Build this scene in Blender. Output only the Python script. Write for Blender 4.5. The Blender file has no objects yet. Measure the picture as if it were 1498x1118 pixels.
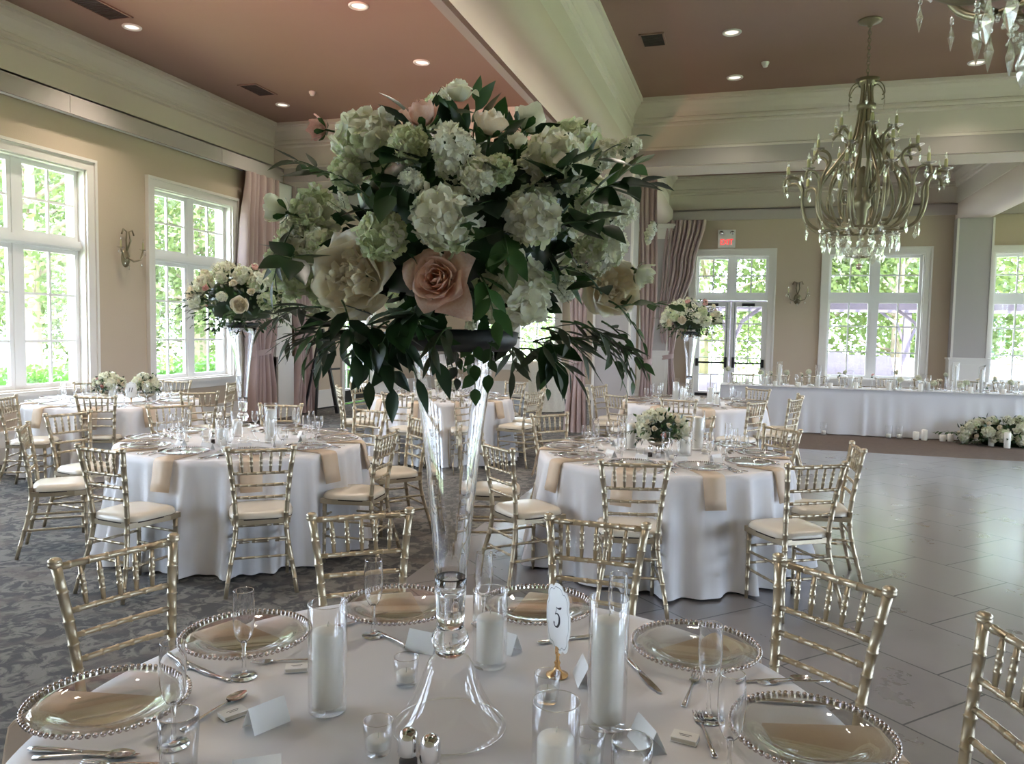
import bpy, math, random
from mathutils import Vector, Matrix, Euler
R=random.Random(7)
PI=math.pi
sc=bpy.context.scene
COL=sc.collection
# ------------------------------------------------------------ camera numbers
F_PX=1140.; CX,CY=749.,559.; EYE=1.65
YAW,PITCH,ROLL=math.radians(16.7),math.radians(3.8),math.radians(1.0)
CW=Vector((-math.sin(YAW)*math.cos(PITCH),math.cos(YAW)*math.cos(PITCH),-math.sin(PITCH)))
_r0=Vector((math.cos(YAW),math.sin(YAW),0)); _u0=_r0.cross(CW)
CR=_r0*math.cos(ROLL)+_u0*math.sin(ROLL); CU=-_r0*math.sin(ROLL)+_u0*math.cos(ROLL)
CPOS=Vector((0,0,EYE))
def ray(px,py): return CW+CR*((px-CX)/F_PX)-CU*((py-CY)/F_PX)
def on_z(px,py,z):
    d=ray(px,py); return CPOS+d*((z-EYE)/d.z)
def on_y(px,py,y):
    d=ray(px,py); return CPOS+d*(y/d.y)
def screen_x(p):
    d=Vector(p)-CPOS; return CX+F_PX*d.dot(CR)/max(.01,d.dot(CW))
cam=bpy.data.cameras.new('camera'); camo=bpy.data.objects.new('camera',cam); COL.objects.link(camo)
cam.sensor_width=36; cam.lens=F_PX/1498*36; cam.clip_start=.05; cam.clip_end=300
m=Matrix((CR,CU,-CW)).transposed().to_4x4(); m.translation=CPOS; camo.matrix_world=m
sc.camera=camo
# ------------------------------------------------------------ materials
M={}
def nodes(name):
    m=bpy.data.materials.new(name); m.use_nodes=True; nt=m.node_tree
    M[name]=m; return m,nt,nt.nodes,nt.links,nt.nodes['Principled BSDF']
def mat(name,col,rough=.5,metal=0,bump=None,var=None,**kw):
    m,nt,N,L,b=nodes(name)
    b.inputs['Base Color'].default_value=(*col,1); b.inputs['Roughness'].default_value=rough; b.inputs['Metallic'].default_value=metal
    for k,v in kw.items(): b.inputs[k.replace('_',' ')].default_value=v
    if var or bump:
        tc=N.new('ShaderNodeTexCoord'); nz=N.new('ShaderNodeTexNoise'); L.new(tc.outputs['Object'],nz.inputs['Vector'])
        nz.inputs['Scale'].default_value=(var or bump)[0]; nz.inputs['Detail'].default_value=4
        if var:
            mx=N.new('ShaderNodeMix'); mx.data_type='RGBA'
            mx.inputs[6].default_value=(*[c*(1-var[1]) for c in col],1); mx.inputs[7].default_value=(*[min(1,c*(1+var[1])) for c in col],1)
            L.new(nz.outputs['Fac'],mx.inputs[0]); L.new(mx.outputs[2],b.inputs['Base Color'])
        if bump:
            bp=N.new('ShaderNodeBump'); bp.inputs['Strength'].default_value=bump[1]; bp.inputs['Distance'].default_value=.01
            n2=N.new('ShaderNodeTexNoise'); n2.inputs['Scale'].default_value=bump[0]; L.new(tc.outputs['Object'],n2.inputs['Vector'])
            L.new(n2.outputs['Fac'],bp.inputs['Height']); L.new(bp.outputs['Normal'],b.inputs['Normal'])
    return m
def leafy(name,col,col2,trans=.3,rough=.45,scale=6,tcol=None):
    m,nt,N,L,b=nodes(name)
    tc=N.new('ShaderNodeTexCoord'); nz=N.new('ShaderNodeTexNoise'); nz.inputs['Scale'].default_value=scale
    L.new(tc.outputs['Object'],nz.inputs['Vector'])
    mx=N.new('ShaderNodeMix'); mx.data_type='RGBA'; mx.inputs[6].default_value=(*col,1); mx.inputs[7].default_value=(*col2,1)
    rp=N.new('ShaderNodeMapRange'); rp.inputs[1].default_value=.35; rp.inputs[2].default_value=.65
    L.new(nz.outputs['Fac'],rp.inputs[0]); L.new(rp.outputs[0],mx.inputs[0]); L.new(mx.outputs[2],b.inputs['Base Color'])
    b.inputs['Roughness'].default_value=rough
    tr=N.new('ShaderNodeBsdfTranslucent')
    if tcol: tr.inputs['Color'].default_value=(*tcol,1)
    else: L.new(mx.outputs[2],tr.inputs['Color'])
    ms=N.new('ShaderNodeMixShader'); ms.inputs[0].default_value=trans
    L.new(b.outputs[0],ms.inputs[1]); L.new(tr.outputs[0],ms.inputs[2]); L.new(ms.outputs[0],N['Material Output'].inputs['Surface'])
    return m
def thin_glass(name,tint=(.97,.98,.98),edge=.55,refl=1.0,rough=.02,pw_=3,base_=.045):
    m,nt,N,L,b=nodes(name); N.remove(b)
    t=N.new('ShaderNodeBsdfTransparent'); g=N.new('ShaderNodeBsdfGlossy'); g.inputs['Roughness'].default_value=rough
    g.inputs['Color'].default_value=(refl,refl,refl,1)
    lw=N.new('ShaderNodeLayerWeight'); lw.inputs['Blend'].default_value=.5
    cr=N.new('ShaderNodeValToRGB'); cr.color_ramp.elements[0].color=(*tint,1); cr.color_ramp.elements[1].color=(tint[0]*edge,tint[1]*edge,tint[2]*edge,1)
    cr.color_ramp.elements[0].position=.55; L.new(lw.outputs['Facing'],cr.inputs[0]); L.new(cr.outputs[0],t.inputs['Color'])
    lw2=N.new('ShaderNodeLayerWeight'); lw2.inputs['Blend'].default_value=.5; pw=N.new('ShaderNodeMath'); pw.operation='POWER'; pw.inputs[1].default_value=pw_; L.new(lw2.outputs['Facing'],pw.inputs[0]); fr=N.new('ShaderNodeMath'); fr.operation='MULTIPLY_ADD'; fr.inputs[1].default_value=.9; fr.inputs[2].default_value=base_; L.new(pw.outputs[0],fr.inputs[0])
    ms=N.new('ShaderNodeMixShader'); L.new(fr.outputs[0],ms.inputs[0]); L.new(t.outputs[0],ms.inputs[1]); L.new(g.outputs[0],ms.inputs[2])
    L.new(ms.outputs[0],N['Material Output'].inputs['Surface']); return m
def glass(name,ior=1.45,col=(1,1,1)):
    m,nt,N,L,b=nodes(name); N.remove(b); g=N.new('ShaderNodeBsdfGlass'); g.inputs['IOR'].default_value=ior; g.inputs['Roughness'].default_value=0
    g.inputs['Color'].default_value=(*col,1); L.new(g.outputs[0],N['Material Output'].inputs['Surface']); return m
def emit(name,col,s):
    m,nt,N,L,b=nodes(name); b.inputs['Base Color'].default_value=(*col,1); b.inputs['Emission Color'].default_value=(*col,1); b.inputs['Emission Strength'].default_value=s; return m
mat('wall_paint',(.50,.405,.30),.75,bump=(60,.15)); mat('trim_paint',(.72,.68,.62),.4); mat('crown_paint',(.64,.575,.50),.5)
mat('ceiling_paint',(.30,.18,.14),.6,var=(.5,.12)); mat('valance_fabric',(.42,.37,.34),.8,bump=(300,.2)); mat('panel_fabric',(.43,.395,.375),.8,bump=(200,.2))
mat('swag_fabric',(.60,.50,.43),.7)
mat('gold',(.47,.40,.285),.34,.7); mat('cushion',(.64,.585,.48),.27); mat('silver',(.75,.75,.76),.16,1); mat('bead_silver',(.50,.44,.41),.14,1)
mat('linen',(.74,.73,.74),.65,bump=(500,.06),Sheen_Weight=.2); mat('napkin_cloth',(.66,.52,.38),.6); mat('card_paper',(.88,.88,.86),.7)
mat('wax',(.92,.89,.80),.45); mat('wick',(.6,.57,.5),.8); mat('black_iron',(.012,.012,.013),.35)
mat('ink',(.015,.015,.02),.5); mat('brass',(.75,.45,.2),.25,1); mat('chrome',(.8,.8,.8),.08,1); mat('pepper',(.03,.02,.015),.8,var=(900,.6)); mat('salt',(.85,.85,.85),.8)
mat('lace',(.72,.66,.55),.8,bump=(40,.8),var=(30,.12)); mat('velvet',(.44,.325,.30),.75,Sheen_Weight=.3,var=(3,.06))
mat('antique_gold',(.25,.215,.135),.36,.55,var=(9,.25)); mat('candle_sleeve',(.42,.40,.20),.6); mat('plastic',(.78,.76,.72),.5); mat('vent_dark',(.06,.05,.045),.7)
mat('frame_white',(.80,.79,.76),.35); mat('kick_plate',(.035,.035,.035),.35,.6); mat('foam_black',(.01,.012,.01),.5)
mat('bark',(.22,.17,.13),.9,var=(5,.3)); mat('pergola_wood',(.12,.10,.13),.7); mat('cover_cloth',(.13,.105,.12),.8); mat('stone_white',(.7,.66,.6),.7)
mat('concrete',(.8,.78,.74),.8); mat('utility_green',(.30,.50,.42),.5); mat('mercury',(.55,.48,.40),.25,.9)
emit('lamp_glow',(.8,.72,.62),.35); emit('exit_red',(1,.04,.05),.35)
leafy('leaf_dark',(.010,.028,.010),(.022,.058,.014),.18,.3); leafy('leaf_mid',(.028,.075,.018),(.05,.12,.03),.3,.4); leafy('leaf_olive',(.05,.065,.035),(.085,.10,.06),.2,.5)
leafy('leaf_grey',(.10,.15,.10),(.14,.19,.13),.25,.5)
leafy('petal_white',(.80,.79,.66),(.86,.85,.78),.35,.5,30,(.80,.82,.55)); leafy('petal_cream',(.86,.77,.64),(.88,.84,.75),.35,.5,12,(.85,.75,.5))
leafy('petal_peach',(.80,.52,.40),(.86,.64,.54),.3,.5,14,(.85,.50,.34)); leafy('petal_pink',(.74,.40,.34),(.80,.52,.46),.3,.5,14); leafy('petal_green',(.62,.70,.40),(.76,.80,.58),.35,.5,18)
leafy('tree_leaf',(.04,.062,.018),(.10,.13,.045),.4,.6,1.2,(.14,.19,.05)); leafy('hedge_leaf',(.05,.15,.03),(.13,.27,.06),.4,.6,2,(.15,.32,.05)); leafy('pine_leaf',(.03,.09,.05),(.05,.14,.08),.2,.6,2)
mat('stem',(.05,.10,.03),.6); mat('seed_core',(.45,.48,.12),.7)
thin_glass('window_glass',(1,1,1),.95); thin_glass('drink_glass',(.97,.975,.975),.35); thin_glass('plate_glass',(.93,.94,.93),.75); thin_glass('cylinder_glass',(.995,.995,.995),.86,1,.02,4.5); glass('stem_glass',1.4); glass('crystal',1.5); thin_glass('crystal_thin',(.93,.94,.88),.7,1.0,.12,3,.28); glass('vase_glass',1.48)
def marble_floor():
    m,nt,N,L,b=nodes('stone_tile')
    tc=N.new('ShaderNodeTexCoord'); mp=N.new('ShaderNodeMapping'); mp.inputs['Rotation'].default_value=(0,0,math.radians(44)); L.new(tc.outputs['Object'],mp.inputs['Vector'])
    br=N.new('ShaderNodeTexBrick'); br.inputs['Scale'].default_value=1; br.offset=.35; br.inputs['Brick Width'].default_value=.66; br.inputs['Row Height'].default_value=.61
    br.inputs['Mortar Size'].default_value=.005; br.inputs['Color1'].default_value=(.235,.212,.195,1); br.inputs['Color2'].default_value=(.275,.252,.235,1); br.inputs['Mortar'].default_value=(.03,.025,.02,1)
    L.new(mp.outputs[0],br.inputs['Vector'])
    nz=N.new('ShaderNodeTexNoise'); nz.inputs['Scale'].default_value=2.5; nz.inputs['Detail'].default_value=6; nz.inputs['Roughness'].default_value=.6; L.new(mp.outputs[0],nz.inputs['Vector'])
    mx=N.new('ShaderNodeMix'); mx.data_type='RGBA'; mx.blend_type='MULTIPLY'; mx.inputs[0].default_value=.7
    cr=N.new('ShaderNodeValToRGB'); cr.color_ramp.elements[0].position=.3; cr.color_ramp.elements[0].color=(.8,.8,.8,1); cr.color_ramp.elements[1].position=.7; cr.color_ramp.elements[1].color=(1.12,1.12,1.12,1)
    L.new(nz.outputs['Fac'],cr.inputs[0]); L.new(br.outputs['Color'],mx.inputs[6]); L.new(cr.outputs[0],mx.inputs[7])
    # scattered dark pits
    vz=N.new('ShaderNodeTexVoronoi'); vz.inputs['Scale'].default_value=.8; L.new(mp.outputs[0],vz.inputs['Vector'])
    pt=N.new('ShaderNodeMapRange'); pt.inputs[1].default_value=.012; pt.inputs[2].default_value=.018; L.new(vz.outputs['Distance'],pt.inputs[0])
    m2=N.new('ShaderNodeMix'); m2.data_type='RGBA'; m2.inputs[6].default_value=(.03,.025,.02,1); L.new(pt.outputs[0],m2.inputs[0]); L.new(mx.outputs[2],m2.inputs[7])
    L.new(m2.outputs[2],b.inputs['Base Color'])
    rr=N.new('ShaderNodeMapRange'); b.inputs['Coat Weight'].default_value=1.0; b.inputs['Coat Roughness'].default_value=.16; rr.inputs[3].default_value=.2; rr.inputs[4].default_value=.4; L.new(nz.outputs['Fac'],rr.inputs[0]); L.new(rr.outputs[0],b.inputs['Roughness'])
    bp=N.new('ShaderNodeBump'); bp.inputs['Strength'].default_value=.12; bp.inputs['Distance'].default_value=.003; L.new(nz.outputs['Fac'],bp.inputs['Height']); L.new(bp.outputs[0],b.inputs['Normal'])
    b.inputs['Specular IOR Level'].default_value=.9; b.inputs['Specular Tint'].default_value=(.74,.80,1,1); b.inputs['Coat Tint'].default_value=(.93,.95,1,1)
def carpet(name,c1,c2,c3,s):
    m,nt,N,L,b=nodes(name); tc=N.new('ShaderNodeTexCoord')
    mp=N.new('ShaderNodeMapping'); mp.inputs['Scale'].default_value=(1,1,1); L.new(tc.outputs['Object'],mp.inputs['Vector'])
    n1=N.new('ShaderNodeTexNoise'); n1.inputs['Scale'].default_value=s; n1.inputs['Detail'].default_value=5; n1.inputs['Roughness'].default_value=.62; n1.inputs['Distortion'].default_value=1.2
    n2=N.new('ShaderNodeTexNoise'); n2.inputs['Scale'].default_value=s*.5; n2.inputs['Detail'].default_value=3
    for n in(n1,n2): L.new(mp.outputs[0],n.inputs['Vector'])
    cr=N.new('ShaderNodeValToRGB'); e=cr.color_ramp.elements; e[0].position=.46; e[0].color=(*c1,1); e[1].position=.56; e[1].color=(*c2,1)
    L.new(n1.outputs['Fac'],cr.inputs[0])
    c2r=N.new('ShaderNodeMapRange'); c2r.inputs[1].default_value=.52; c2r.inputs[2].default_value=.6; c2r.inputs[4].default_value=.6; L.new(n2.outputs['Fac'],c2r.inputs[0])
    mx=N.new('ShaderNodeMix'); mx.data_type='RGBA'; L.new(c2r.outputs[0],mx.inputs[0]); L.new(cr.outputs[0],mx.inputs[6]); mx.inputs[7].default_value=(*c3,1)
    L.new(mx.outputs[2],b.inputs['Base Color']); b.inputs['Roughness'].default_value=.95
    n3=N.new('ShaderNodeTexNoise'); n3.inputs['Scale'].default_value=250; L.new(mp.outputs[0],n3.inputs['Vector'])
    bp=N.new('ShaderNodeBump'); bp.inputs['Strength'].default_value=.5; bp.inputs['Distance'].default_value=.01; L.new(n3.outputs['Fac'],bp.inputs['Height']); L.new(bp.outputs[0],b.inputs['Normal'])
marble_floor(); carpet('damask_carpet',(.060,.062,.062),(.165,.160,.145),(.12,.105,.095),9)
mat('runner_carpet',(.115,.085,.068),.95,var=(12,.25),bump=(200,.4)); mat('grass',(.42,.52,.26),.9,var=(1.5,.3))
def brick():
    m,nt,N,L,b=nodes('brick_wall'); tc=N.new('ShaderNodeTexCoord'); mp=N.new('ShaderNodeMapping'); mp.inputs['Rotation'].default_value=(PI/2,0,0); L.new(tc.outputs['Object'],mp.inputs['Vector'])
    br=N.new('ShaderNodeTexBrick'); br.inputs['Scale'].default_value=1; br.inputs['Brick Width'].default_value=.22; br.inputs['Row Height'].default_value=.075; br.inputs['Mortar Size'].default_value=.008
    br.inputs['Color1'].default_value=(.48,.22,.15,1); br.inputs['Color2'].default_value=(.62,.36,.26,1); br.inputs['Mortar'].default_value=(.7,.62,.55,1)
    L.new(mp.outputs[0],br.inputs['Vector']); L.new(br.outputs['Color'],b.inputs['Base Color']); b.inputs['Roughness'].default_value=.9
brick()
# ------------------------------------------------------------ mesh builder
class MB:
    def __init__(s): s.v=[]; s.f=[]; s.mi=[]; s.sm=[]; s.T=None; s.m=0
    def add(s,vs,fs,smooth=True,T=None):
        b=len(s.v); T=T or s.T
        s.v+= [tuple(T@Vector(v)) for v in vs] if T else [tuple(v) for v in vs]
        s.f+=[tuple(i+b for i in f) for f in fs]; s.mi+=[s.m]*len(fs); s.sm+=[smooth]*len(fs); return s
    def box(s,x0,x1,y0,y1,z0,z1,T=None):
        return s.add([(x,y,z) for x in(x0,x1) for y in(y0,y1) for z in(z0,z1)],[(0,1,3,2),(4,6,7,5),(0,4,5,1),(2,3,7,6),(0,2,6,4),(1,5,7,3)],False,T)
    def lathe(s,prof,n=24,T=None,cap=False,smooth=True,wob=None):
        vs=[];fs=[]
        for i,(r,z) in enumerate(prof):
            for k in range(n):
                a=2*PI*k/n; rr=r*(1+(wob(a,z) if wob else 0)); vs.append((rr*math.cos(a),rr*math.sin(a),z))
        for i in range(len(prof)-1):
            for k in range(n): k2=(k+1)%n; fs.append((i*n+k,i*n+k2,(i+1)*n+k2,(i+1)*n+k))
        if cap: fs.append(tuple(range(n-1,-1,-1))); fs.append(tuple((len(prof)-1)*n+k for k in range(n)))
        return s.add(vs,fs,smooth,T)
    def tube(s,pts,rad,n=8,T=None,cap=True,smooth=True):
        pts=[Vector(p) for p in pts]; k=len(pts); rad=rad if isinstance(rad,(list,tuple)) else [rad]*k
        vs=[];fs=[]; up=None
        for i,p in enumerate(pts):
            d=(pts[min(i+1,k-1)]-pts[max(i-1,0)])
            if d.length<1e-9: d=Vector((0,0,1))
            d.normalize()
            if up is None: up=d.orthogonal().normalized()
            else:
                up=up-d*up.dot(d); up=up.normalized() if up.length>1e-6 else d.orthogonal().normalized()
            w=d.cross(up)
            for j in range(n):
                a=2*PI*j/n; vs.append(p+(up*math.cos(a)+w*math.sin(a))*rad[i])
        for i in range(k-1):
            for j in range(n): j2=(j+1)%n; fs.append((i*n+j,i*n+j2,(i+1)*n+j2,(i+1)*n+j))
        if cap: fs.append(tuple(range(n-1,-1,-1))); fs.append(tuple((k-1)*n+j for j in range(n)))
        return s.add(vs,fs,smooth,T)
    def ball(s,c,r,n=8,m=6,T=None,sq=(1,1,1)):
        pr=[(max(1e-4,math.sin(PI*i/m))*r,-math.cos(PI*i/m)*r) for i in range(m+1)]
        TT=Matrix.Translation(c)@Matrix.Diagonal((*sq,1))
        if T or s.T: TT=(T or s.T)@TT
        return s.lathe(pr,n,TT)
    def grid(s,fn,nu,nv,T=None,smooth=True,wrap=False):
        vs=[fn(i/nu,j/nv) for j in range(nv+1) for i in range(nu+(0 if wrap else 1))]
        w=nu if wrap else nu+1
        fs=[(j*w+i,j*w+(i+1)%w,(j+1)*w+(i+1)%w,(j+1)*w+i) for j in range(nv) for i in range(nu)]
        return s.add(vs,fs,smooth,T)
    def prism(s,poly,h0,h1,axis='z',T=None):
        n=len(poly)
        if axis=='z': vs=[(x,y,h0) for x,y in poly]+[(x,y,h1) for x,y in poly]
        elif axis=='y': vs=[(x,h0,y) for x,y in poly]+[(x,h1,y) for x,y in poly]
        else: vs=[(h0,x,y) for x,y in poly]+[(h1,x,y) for x,y in poly]
        fs=[tuple(range(n-1,-1,-1)),tuple(range(n,2*n))]+[(i,(i+1)%n,n+(i+1)%n,n+i) for i in range(n)]
        return s.add(vs,fs,False,T)
    def mesh(s,name,mats):
        me=bpy.data.meshes.new(name); me.from_pydata(s.v,[],s.f)
        for q in(mats if isinstance(mats,(list,tuple)) else [mats]): me.materials.append(M[q])
        me.polygons.foreach_set('material_index',s.mi); me.polygons.foreach_set('use_smooth',s.sm); me.update(); return me
    def build(s,name,mats,parent=None,**kw):
        o=bpy.data.objects.new(name,s.mesh(name,mats)); COL.objects.link(o)
        if parent: o.parent=parent
        for k,v in kw.items(): o[k]=v
        return o
def put(name,me,parent=None,loc=(0,0,0),rot=(0,0,0),scale=1,**kw):
    o=bpy.data.objects.new(name,me); COL.objects.link(o); o.location=loc; o.rotation_euler=rot
    o.scale=(scale,)*3 if isinstance(scale,(int,float)) else scale
    if parent: o.parent=parent
    for k,v in kw.items(): o[k]=v
    return o
def tag(o,label,cat,group=None,kind=None):
    o['label']=label; o['category']=cat
    if group: o['group']=group
    if kind: o['kind']=kind
    return o
def empty(name,loc=(0,0,0),rz=0,label=None,cat=None,group=None):
    o=bpy.data.objects.new(name,None); COL.objects.link(o); o.location=loc; o.rotation_euler=(0,0,rz)
    if label: tag(o,label,cat,group)
    return o
KIDS={}
def kids(o):
    if o.name not in KIDS: KIDS[o.name]=[c for c in COL.objects if c.parent==o]
    return KIDS[o.name]
def dup(root,loc,rz,label=None,group=None,scale=None):
    r=root.copy(); COL.objects.link(r); r.location=loc; r.rotation_euler=(0,0,rz)
    if scale: r.scale=(scale,)*3
    if label: r['label']=label
    if group: r['group']=group
    for ch in kids(root):
        c=ch.copy(); COL.objects.link(c); c.parent=r
        for g in kids(ch):
            d=g.copy(); COL.objects.link(d); d.parent=c
    return r
class Proto:
    '''first placement moves the prototype itself, later ones copy it'''
    def __init__(s,o): s.o=o; s.used=False
    def place(s,loc,rz=0,label=None,group=None,scale=None):
        if not s.used:
            s.used=True; kids(s.o)
            for c in kids(s.o): kids(c)
            s.first=(loc,rz,scale); s.o.location=loc; s.o.rotation_euler=(0,0,rz)
            if scale: s.o.scale=(scale,)*3
            if label: s.o['label']=label
            if group: s.o['group']=group
            return s.o
        r=dup(s.o,loc,rz,label,group); r.scale=(scale,)*3 if scale else (1,1,1); return r
def struct(name,mb,mats,parent=None,**kw):
    o=mb.build(name,mats,parent,**kw)
    if not parent: o['kind']='structure'
    return o
ORD=['first','second','third','fourth','fifth','sixth','seventh','eighth','ninth','tenth','eleventh','twelfth','thirteenth','fourteenth','fifteenth','sixteenth','seventeenth','eighteenth','nineteenth','twentieth']
def ordinal(objs,fmt,group=None):
    objs=sorted(objs,key=lambda o:screen_x(o.location))
    for i,o in enumerate(objs):
        o['label']=fmt.format(ORD[i] if i<20 else str(i+1)+'th')
        if group: o['group']=group
SKY,SUN,FILL,EXPO,UP=6,6,55,2.12,.75
# ============================================================ ROOM
XL,XR,YB,YF=-8.2,10.6,-3.6,18.5; HC=5.2; TW=.3
def wall_boxes(mb,axis,pos,out,a0,a1,ops,ztop=HC+.1):
    ops=sorted(ops); lo,hi=(pos,pos+out) if out>0 else (pos+out,pos)
    def bx(s0,s1,z0,z1):
        if s1-s0<1e-4 or z1-z0<1e-4: return
        if axis=='x': mb.box(lo,hi,s0,s1,z0,z1)
        else: mb.box(s0,s1,lo,hi,z0,z1)
    cur=a0
    for(b0,b1,z0,z1) in ops:
        bx(cur,b0,0,ztop); bx(b0,b1,0,z0); bx(b0,b1,z1,ztop); cur=b1
    bx(cur,a1,0,ztop)
WL=[(-2.6,-.75),(.2,2.05),(3.2,5.05),(6.28,8.12),(9.31,11.08)]   # glazed openings in the left wall
lops=[(a,b,.82,3.6) for a,b in WL]+[(14.83,16.15,0,2.5)]
FW=[(1.66,3.56),(4.86,6.8),(7.9,9.8)]
fops=[(a,b,.72,3.43) for a,b in FW]+[(-1.18,.43,0,3.43),(-6.55,-4.45,.82,3.4)]
rops=[(a,a+1.9,.72,3.43) for a in(-2.6,.5,3.6,6.7,9.8,12.9,15.8)]
mb=MB(); wall_boxes(mb,'x',XL,-TW,YB-TW,YF+TW,lops); struct('wall_left',mb,'wall_paint')
mb=MB(); wall_boxes(mb,'y',YF,TW,XL,XR,fops); struct('wall_far',mb,'wall_paint')
mb=MB(); wall_boxes(mb,'x',XR,TW,YB-TW,YF+TW,rops); struct('wall_right',mb,'wall_paint')
mb=MB(); wall_boxes(mb,'y',YB,-TW,XL,XR,[]); struct('wall_back',mb,'wall_paint')
struct('ceiling',MB().box(XL-.2,XR+.2,YB-.2,YF+.2,HC,HC+.15),'ceiling_paint')
XT,YT=-2.1,12.0
mb=MB(); mb.box(XL,XT,YB,YF,-.1,0); mb.box(XT,-1.7,YT,YF,-.1,0); struct('floor',mb,'damask_carpet')
struct('floor',MB().box(XT,XR,YB,YT,-.1,.0),'stone_tile')
struct('floor',MB().box(-1.7,XR,YT,YF,-.1,0),'runner_carpet')
NW=[0]
def window(T,w,z0,z1,ztr,ru,rl,cols=2,nm='window'):
    NW[0]+=1; name=f'{nm}_{NW[0]}'; h=w/2
    c=MB(); c.T=T; cw=.14
    for(a,b,t0,t1,d) in((-h-cw,-h,z0+.001,z1,.035),(h,h+cw,z0+.001,z1,.035),(-h-cw,h+cw,z1,z1+cw,.035),(-h-cw-.006,-h-cw+.03,z0+.002,z1+cw-.03,.06),(h+cw-.03,h+cw+.006,z0+.002,z1+cw-.03,.06),(-h-cw-.006,h+cw+.006,z1+cw-.03,z1+cw+.006,.061)):
        c.box(a,b,-d,0,t0,t1)
    if nm=='window': c.box(-h-cw-.03,h+cw+.03,-.075,0,z0-.05,z0); c.box(-h-cw,h+cw,-.03,0,z0-.15,z0-.05)
    for(a,b,t0,t1) in((-h,-h+.02,z0+.02,z1-.02),(h-.02,h,z0+.02,z1-.02),(-h,h,z1-.02,z1),(-h,h,z0,z0+.02)): c.box(a,b,.0005,.3,t0,t1)
    root=c.build(name,'trim_paint'); root['kind']='structure'
    g=MB(); g.T=T; f=MB(); f.T=T
    Y0,Y1=.10,.17
    if nm=='window':
        f.box(-.05,.05,Y0,Y1,z0,z1); f.box(-h,h,Y0-.03,Y1,ztr-.06,ztr+.06); f.box(-h,h,Y0-.05,Y0-.03,ztr-.03,ztr+.03)
        cells=[(-h+.02,-.05,z0+.02,ztr-.06,rl),(.05,h-.02,z0+.02,ztr-.06,rl),(-h+.02,-.05,ztr+.06,z1-.02,ru),(.05,h-.02,ztr+.06,z1-.02,ru)]
    else:
        f.box(-h,h,Y0-.03,Y1,ztr-.06,ztr+.06); f.box(-.05,.05,Y0,Y1,ztr,z1)
        cells=[(-h+.02,-.05,ztr+.06,z1-.02,ru),(.05,h-.02,ztr+.06,z1-.02,ru)]
    for(a,b,t0,t1,rows) in cells:
        s=.055
        for q in((a,a+s,t0,t1),(b-s,b,t0,t1),(a+s,b-s,t0,t0+s),(a+s,b-s,t1-s,t1)): f.box(q[0],q[1],Y0+.01,Y1-.01,q[2],q[3])
        for k in range(1,cols): x=a+(b-a)*k/cols; f.box(x-.015,x+.015,Y0+.02,Y1-.02,t0+s,t1-s)
        for k in range(1,rows): z=t0+(t1-t0)*k/rows; f.box(a+s,b-s,Y0+.022,Y1-.022,z-.015,z+.015)
        g.box(a,b,.133,.137,t0,t1)
    f.build('window_frame','frame_white',root); g.build('window_glass','window_glass',root)
    return root
def TM(ox,oy,rz): return Matrix.Translation((ox,oy,0))@Matrix.Rotation(rz,4,'Z')
for a,b in WL: window(TM(XL,(a+b)/2,PI/2),b-a,.82,3.6,2.63,2,3)
for a,b in FW: window(TM((a+b)/2,YF,0),b-a,.72,3.43,2.49,2,3)
window(TM(-5.5,YF,0),2.1,.82,3.4,2.5,2,3)
for a in(-2.6,.5,3.6,6.7,9.8,12.9,15.8): window(TM(XR,a+.95,-PI/2),1.9,.72,3.43,2.49,2,3)
ND=[0]
def double_door(T,w,ztop,leaf_h,transom):
    ND[0]+=1; h=w/2
    NW_=NW[0]
    if transom: r=window(T,w,0,ztop,leaf_h+.06,2,0,nm='trim')
    else:
        c=MB(); c.T=T
        for q in((-h-.12,-h,0,leaf_h+.12),(h,h+.12,0,leaf_h+.12),(-h-.12,h+.12,leaf_h,leaf_h+.12)): c.box(q[0],q[1],-.04,0,q[2],q[3]); 
        for q in((-h,-h+.02,0,leaf_h),(h-.02,h,0,leaf_h),(-h,h,leaf_h-.02,leaf_h)): c.box(q[0],q[1],0,.3,q[2],q[3])
        c.build(f'trim_{20+ND[0]}','trim_paint')['kind']='structure'
    for i,s in enumerate((-1,1)):
        a,b=(-h+.02,-.012) if s<0 else (.012,h-.02)
        f=MB(); f.T=T; st=.11; kb=.32
        for q in((a,a+st,.01,leaf_h-.03),(b-st,b,.01,leaf_h-.03),(a+st,b-st,.01,kb),(a+st,b-st,leaf_h-.03-st,leaf_h-.03)): f.box(q[0],q[1],.08,.13,q[2],q[3])
        za,zb=kb,leaf_h-.03-st
        x=(a+b)/2; f.box(x-.011,x+.011,.09,.12,za,zb)
        for k in range(1,5): z=za+(zb-za)*k/5; f.box(a+st,b-st,.092,.118,z-.013,z+.013)
        root=f.build(f'door_{ND[0]*2-1+i}','frame_white'); root['kind']='structure'
        g=MB(); g.T=T; g.box(a+st,b-st,.103,.107,za,zb); g.build('window_glass','window_glass',root)
        k=MB(); k.T=T; k.box(a+.03,b-.03,.07,.08,.03,.28); k.build('kick_plate','kick_plate',root)
        hd=MB(); hd.T=T; hx=b-.07 if s<0 else a+.07
        hd.box(hx-.03,hx+.03,.055,.08,.88,1.12); hd.box(hx-.015,hx+.015,.03,.055,.95,1.05); hd.tube([(hx,.04,1.12),(hx,.04,leaf_h-.05)],.009,6)
        ox=a+.06 if s<0 else b-.06; hd.box(ox-.03,ox+.03,.05,.08,.9,1.08); hd.box(min(hx,ox),max(hx,ox),.035,.05,.97,1.01)
        hd.build('door_handle','kick_plate',root)
        cl=MB(); cl.T=T; mx=(a+b)/2; cl.box(mx-.16,mx+.12,.02,.08,leaf_h-.14,leaf_h-.07); cl.build('door_closer','kick_plate',root)
double_door(TM(-.375,YF,0),1.61,3.43,2.42,True)
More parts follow.
